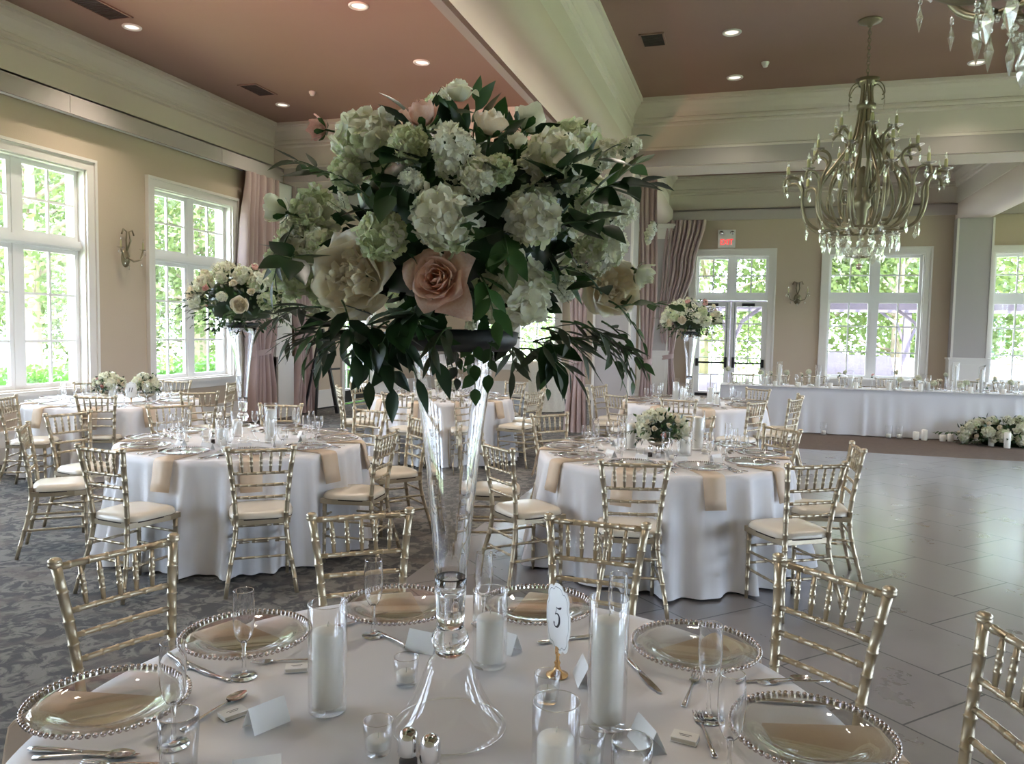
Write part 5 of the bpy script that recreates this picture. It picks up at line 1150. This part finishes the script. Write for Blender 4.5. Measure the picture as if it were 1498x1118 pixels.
def tree(x,y,h,rc,label,seed,m='tree_leaf',n=5200,zb=None,ls=.2,lean=0):
    rng=random.Random(seed); r=empty('tree',(x,y,-.25),rng.random()*6,label,'tree','trees outside the windows'); zb=zb if zb is not None else h*.3
    mb=MB(); mb.tube([(0,0,0),(lean*.2,.05,h*.25),(lean*.5,-.05,h*.55),(lean,0,h*.9)],[h*.026,h*.02,h*.014,h*.004],9)
    blobs=[]
    for k in range(13):
        a=k*2.4; t=(k+.5)/13; rr_=rc*(.25+.75*math.sin(PI*(.15+.75*t)))*rng.uniform(.55,.95); z=zb+(h-zb)*t; p=Vector((rr_*math.cos(a),rr_*math.sin(a),z)); blobs.append((p,rc*rng.uniform(.38,.6)))
        mb.tube([(lean*t*.8,0,min(h*.8,z*.75)),p*.5+Vector((0,0,z*.42)),p],[h*.009,h*.006,.01],5)
    mb.build('trunk','bark',r); lf=MB()
    for i in range(n):
        c,q=blobs[i%len(blobs)]; d=Vector((rng.gauss(0,1),rng.gauss(0,1),rng.gauss(0,.8))).normalized(); p=c+d*q*rng.random()**.45
        t=Vector((rng.uniform(-1,1),rng.uniform(-1,1),rng.uniform(-1,.3))).normalized(); s=ls*rng.uniform(.6,1.3); a=t.orthogonal().normalized()*s*.33
        lf.add([p,p+t*s*.45+a,p+t*s,p+t*s*.45-a],[(0,1,2,3)],False)
    lf.build('crown',m,r); return r
TR=[(-17.5,15.6,9,3.5,'broad tree on the lawn seen in the first left window',1,2.2),(-17.2,21.2,9.5,3.8,'tree on the lawn seen in the second left window',2,2.0),(-29,13,11,4.5,'tall tree beyond the driveway left',3,2.5),(-33,33,12,5,'large distant tree beyond the left lawn',4,1.5),(-25,42,11,5,'distant tree behind the left lawn',5,1.0),(-40,22,12,6,'far leftmost distant tree',6,1.),(-15,32,11,5,'tree beyond the far left window',7,1.5),
(-6,33,11,5,'tree beyond the far wall left of the exit doors',8,1.5),(-1.5,29,9,3.8,'leafy tree seen through the exit doors',9,1.3),(2.5,31,9,4.0,'bright tree with pale trunks behind the pergola',10,2.3),(4.6,27.5,8,3.2,'young tree right behind the pergola',11,1.6),(7.8,34,9,4.2,'tree seen through the rightmost window',12,1.4),(13,31,9,4.2,'tree far right beyond the windows',13,1.4),(-1,44,11,6,'tall distant tree behind the exit doors',14,.8),(11,48,11,6,'tall distant tree at far right',15,.8),(-12,48,11,6,'tall distant tree at far middle',16,.8),(-26,23,10,4.6,'tree beyond the driveway behind the first left window',18,1.2),(-25,31,11,5,'tree beyond the driveway behind the second left window',19,1.0),(-35,31,12,5.5,'tall distant tree between the left windows',20,.8),(-20.5,26,9,3.4,'slim tree near the far edge of the second left window',21,1.5)]
for x,y,h,rc,l,s,zb in TR: tree(x,y,h,rc,l,s,zb=zb,n=8500 if s in(1,2,18,19,21) else 6000 if s<13 else 4800,ls=.20 if s in(1,2,9,11,21) else .28)
tree(8.2,38,5,2.2,'dark green conifer seen low in the rightmost window',17,'pine_leaf',5000,.3,.25)
# pergola
r=empty('pergola',(3,22.5,0),0,'grey timber pergola outside the far windows','pergola')
for x in(-3.4,1.2,5.6):
    for y in(-1.2,1.2):
        MB().box(x-.09,x+.09,y-.09,y+.09,-.15,2.42).build('post','pergola_wood',r)
        for s in(-1,1): MB().tube([(x+s*.08,y,1.55),(x+s*.25,y,2.0),(x+s*.7,y,2.35)],.05,4,smooth=False).build('brace','pergola_wood',r)
for y in(-1.2,1.2): MB().box(-4.2,6.4,y-.14,y-.09,2.32,2.55).box(-4.2,6.4,y+.09,y+.14,2.32,2.55).build('beam','pergola_wood',r)
for k in range(26): x=-4.1+k*.41; MB().box(x-.03,x+.03,-1.9,1.9,2.55,2.69).build('rafter','pergola_wood',r)
struct('garden_wall',MB().box(1.2,10.5,25.2,25.5,-.25,.95),'brick_wall'); struct('wall_cap',MB().box(1.15,10.55,25.15,25.55,.95,1.03),'stone_white')
o=MB().grid(lambda u,v:(1.5+1.9*u,20.2+.9*math.sin(PI*v),(1.25+.05*math.sin(u*7)+.1*math.sin(u*3))*math.sin(PI*min(1,v*1.0))**.35-.12+.02*math.sin(u*22)),40,16).build('furniture_cover','cover_cloth'); tag(o,'grey mauve cloth covering garden furniture outside the middle far window','furniture cover')
o=MB().grid(lambda u,v:(-2.2+1.5*u,21.0+.8*math.sin(PI*v),(.7+.05*math.sin(u*7))*math.sin(PI*v)**.35-.12),30,12).build('furniture_cover','cover_cloth'); tag(o,'grey mauve covered garden furniture seen through the exit doors','furniture cover')
o=MB().box(-20.6,-19.9,16.9,17.5,-.3,1.15).box(-20.65,-19.85,16.85,17.55,1.1,1.2).build('utility_box','utility_green'); tag(o,'pale green utility cabinet on the lawn outside the first left window','utility box')
# roof slab keeps the sun out
struct('roof',MB().box(XL-.5,XR+.5,YB-.5,YF+.5,HC+.35,HC+.5),'stone_white')
# ============================================================ LIGHT
w=bpy.data.worlds.new('sky'); sc.world=w; w.use_nodes=True; bg=w.node_tree.nodes['Background']; bg.inputs[0].default_value=(.66,.80,1,1); bg.inputs[1].default_value=SKY
s=bpy.data.lights.new('sun','SUN'); s.energy=SUN; s.angle=.02; s.color=(1,.95,.85); so=bpy.data.objects.new('sun',s); COL.objects.link(so); so.rotation_euler=(math.radians(38),0,math.radians(25))
def portal(x,y,z,rot,w_,h_):
    l=bpy.data.lights.new('window_portal','AREA'); l.shape='RECTANGLE'; l.size=w_; l.size_y=h_; l.cycles.is_portal=True; o=bpy.data.objects.new('window_portal',l); COL.objects.link(o); o.location=(x,y,z); o.rotation_euler=rot
for a,b in WL: portal(XL-.32,(a+b)/2,2.21,(PI/2,0,-PI/2),b-a,2.78)
for a,b in FW: portal((a+b)/2,YF+.32,2.07,(-PI/2,0,0),b-a,2.71)
portal(-.375,YF+.32,1.7,(-PI/2,0,0),1.61,3.4); portal(-5.5,YF+.32,2.1,(-PI/2,0,0),2.1,2.58)
for a in(-2.6,.5,3.6,6.7,9.8,12.9,15.8): portal(XR+.32,a+.95,2.07,(PI/2,0,PI/2),1.9,2.71)
for x,y in lights+[(-4.2,5.5),(-7.2,4.5),(-.3,7),(2.7,8),(5.2,9),(-.3,1.2),(-.3,4),(-4.2,2.6),(-4.2,15),(-6.5,15.5),(0,15),(2.7,15)]:  # fill light: spots at the modelled fixtures, the rest added without any
    l=bpy.data.lights.new('fill_spot','SPOT'); l.energy=FILL*(.3 if 11<y<12.5 else .5 if y<4.5 else 1); l.spot_size=2.0; l.spot_blend=.8; l.shadow_soft_size=.09; l.color=(1,.88,.76); o=bpy.data.objects.new('fill_spot',l); COL.objects.link(o); o.location=(x,y,HC-.03)
for x,y,tx,ty,e,sz,l in((-5.2,-2.6,-4.4,6.6,1700,.62,'left'),):  # uplight and housing added out of view for the pink left ceiling
    r=empty('floor_uplight',(x,y,0),0,f'added out-of-view uplight for the pink patch on the left ceiling','uplight','added pink uplights'); MB().lathe([(.001,0),(.1,0),(.1,.02),(.08,.03),(.09,.22),(.08,.22),(.07,.05),(.001,.04)],20).build('housing','black_iron',r)
    l_=bpy.data.lights.new('uplight','SPOT'); l_.energy=e*UP; l_.spot_size=sz; l_.spot_blend=1; l_.shadow_soft_size=.07; l_.color=(1,.42,.30); o=bpy.data.objects.new('uplight',l_); COL.objects.link(o); o.location=(x,y,.3)
    o.rotation_euler=(Vector((tx,ty,HC))-Vector((x,y,.3))).to_track_quat('-Z','Y').to_euler()
sc.view_settings.view_transform='Standard'; sc.view_settings.look='None'; sc.view_settings.gamma=1; sc.view_settings.use_curve_mapping=False; sc.view_settings.exposure=EXPO
sc.cycles.max_bounces=16; sc.cycles.transparent_max_bounces=28; sc.cycles.transmission_bounces=14; sc.cycles.diffuse_bounces=5; sc.cycles.glossy_bounces=5; sc.cycles.sample_clamp_indirect=6; sc.cycles.caustics_reflective=False; sc.cycles.caustics_refractive=False
